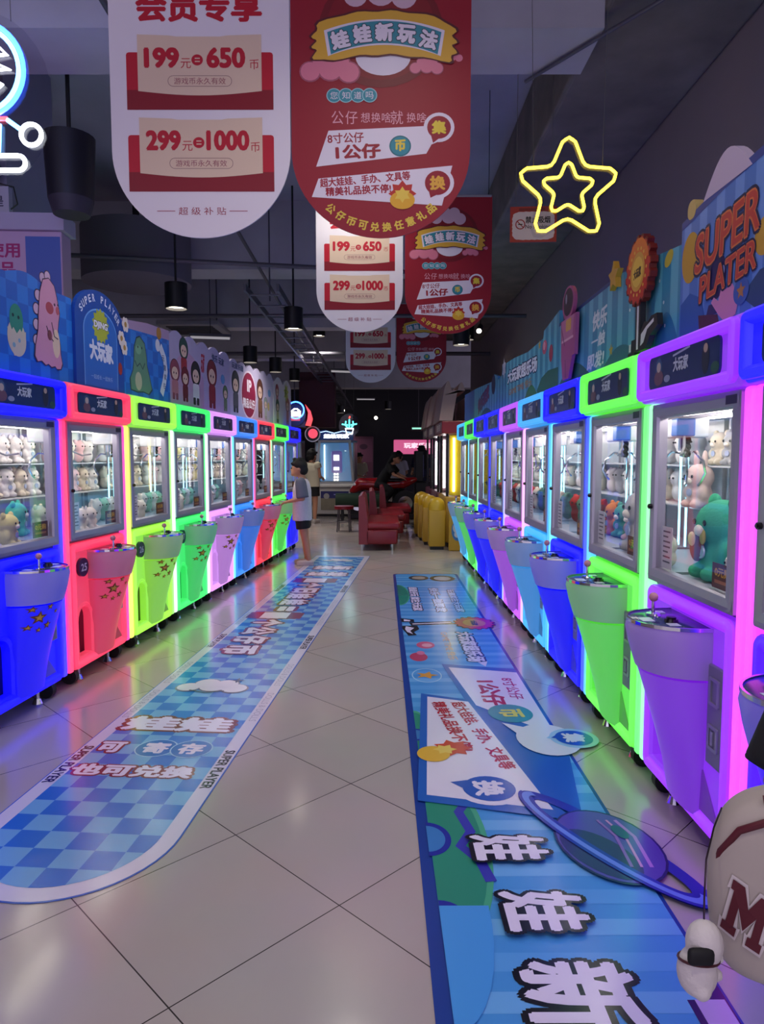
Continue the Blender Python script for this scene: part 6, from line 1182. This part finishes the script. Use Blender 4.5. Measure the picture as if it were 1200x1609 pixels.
for x, y, rz, lab, c, s_, w2, h2, zb in ((0.66, 24.6, 0, 'pink lit sign panel deep in the hall on the right', 'e05890', 0.55, 0.85, 0.5, 1.55), ):
    o = empty('lit_sign', (x+0.6, y, zb), rz, lab, 'sign'); MB().rbox(-w2, w2, 0, 0.15, 0, h2, 0.03, 2).build('sign_panel', glow(c, s_), o)
    A = Art(o, FRONT(-0.0005)); A.text('玩家乐园', 0, 0.3, 1.0, 0.2, glow('ffd0e0', 0.9), 0.05).done(); MB().box(-0.04, 0.04, 0.05, 0.1, -zb, 0).build('post', pm, o)
o = empty('poster_column', (-0.62, 20.6, 0), 0, 'tall dusky pink poster column behind the seating area', 'poster'); MB().rbox(-0.36, 0.36, 0, 0.3, 0, 2.05, 0.01, 1).build('poster_board', mat('poster_pink', '5c3048', 0.5, noise=0.15, nscale=5), o)
A = Art(o, FRONT(-0.0005)); A.poly([(-0.34, 1.3), (0.34, 1.3), (0.34, 1.98), (-0.34, 1.98)], ink('6c3c58')).poly(ell(0.08, 1.75, 0.12, 0.08), ink('3c2038')).line([(-0.2, 1.0), (0.2, 1.0)], 0.03, ink('3c2038')).line([(-0.2, 0.6), (0.2, 0.6)], 0.05, ink('3c2038')).done()
o = empty('exit_sign', (1.35, 26.0, 2.5), 0, 'small pale green lit exit sign in the dark at the far end', 'sign'); MB().rbox(-0.3, 0.3, 0, 0.08, -0.1, 0.1, 0.02, 2).build('sign_box', mat('sign_dark', '101418', 0.4), o)
A = Art(o, FRONT(-0.0005)); A.line([(-0.24, 0), (0.1, 0)], 0.06, glow('90e8c8', 0.9)).poly(ell(0.18, 0.02, 0.07), glow('a0f0d8', 1.2)).done('lit_print')
MB().cyl((0, 0.04, 0.1), (0, 0.04, CEIL-2.5), 0.01, n=6).build('hanger_rod', pm, o)
o = empty('green_bolster', (-0.55, 15.9, 0), 0, 'dark green padded roll on the floor between stool and motorbike', 'bolster'); MB().cyl((-0.5, 0, 0.47), (0.5, 0, 0.47), 0.16, n=22).build('roll', mat('bolster_green', '12341f', 0.6), o, smooth=True)
for sx in (-0.35, 0.35): MB().box(sx-0.03, sx+0.03, -0.1, 0.1, 0, 0.34).build('leg', black_rubber, o)
o = empty('stool', (-0.74, 13.6, 0), 0, 'small stool with a red seat beside the red benches', 'stool'); MB().cyl((0, 0, 0.44), (0, 0, 0.5), 0.19, n=22).build('seat', leather, o, smooth=True)
for k in range(4): MB().cyl((0.14*math.cos(k*PI/2+.7), 0.14*math.sin(k*PI/2+.7), 0.44), (0.17*math.cos(k*PI/2+.7), 0.17*math.sin(k*PI/2+.7), 0), 0.012, n=8).build('leg', pm, o)
MB().tube([(0.155*math.cos(t), 0.155*math.sin(t), 0.2) for t in [2*PI*i/20 for i in range(20)]], 0.008, 6, True).build('foot_ring', pm, o)
o = empty('racing_cabinet', (1.3, 17.3, 0), PI/2, 'dark racing arcade cabinet beside the prize machines, its bezel faintly lit', 'arcade machine')
MB().rbox(-0.3, 0.3, -0.1, 0.5, 0, 0.85, 0.03, 2).build('base', mat('cab_black', '121218', 0.4), o); MB().rbox(-0.32, 0.32, 0.3, 0.5, 0.85, 1.6, 0.02, 2).build('monitor', mat('cab_black'), o); MB().box(-0.26, 0.26, 0.29, 0.3, 0.95, 1.5).build('screen', glow('2c2c5c', 0.35), o)
MB().tube([(0.15*math.cos(t), -0.02+0.04*math.sin(t), 0.98+0.15*math.sin(t)) for t in [2*PI*i/20 for i in range(20)]], 0.018, 8, True).build('steering_wheel', black_rubber, o, smooth=True); MB().cyl((0, 0.0, 0.98), (0, 0.3, 0.95), 0.02).build('steering_column', black_rubber, o)
for x, z, lab in ((-2.0, 3.0, 'tiny white lamp glinting in the dark at the far left'), (-1.6, 2.75, 'tiny white lamp glinting left of the teal neon'), (-0.25, 2.45, 'tiny white lamp glinting right of the teal neon')):
    o = empty('wall_spot', (x*1.0, 28.9, z+0.6), 0, lab, 'lamp', 'tiny wall lamps at the far end'); MB().cyl((0, 0.1, 0), (0, 0.6, 0), 0.05, n=12).build('lamp_body', mat('lamp_black'), o); MB().ball((0, 0.08, 0), 0.07, 10, 8).build('lamp_lens', glow('fff4e0', 5.0), o, smooth=True)
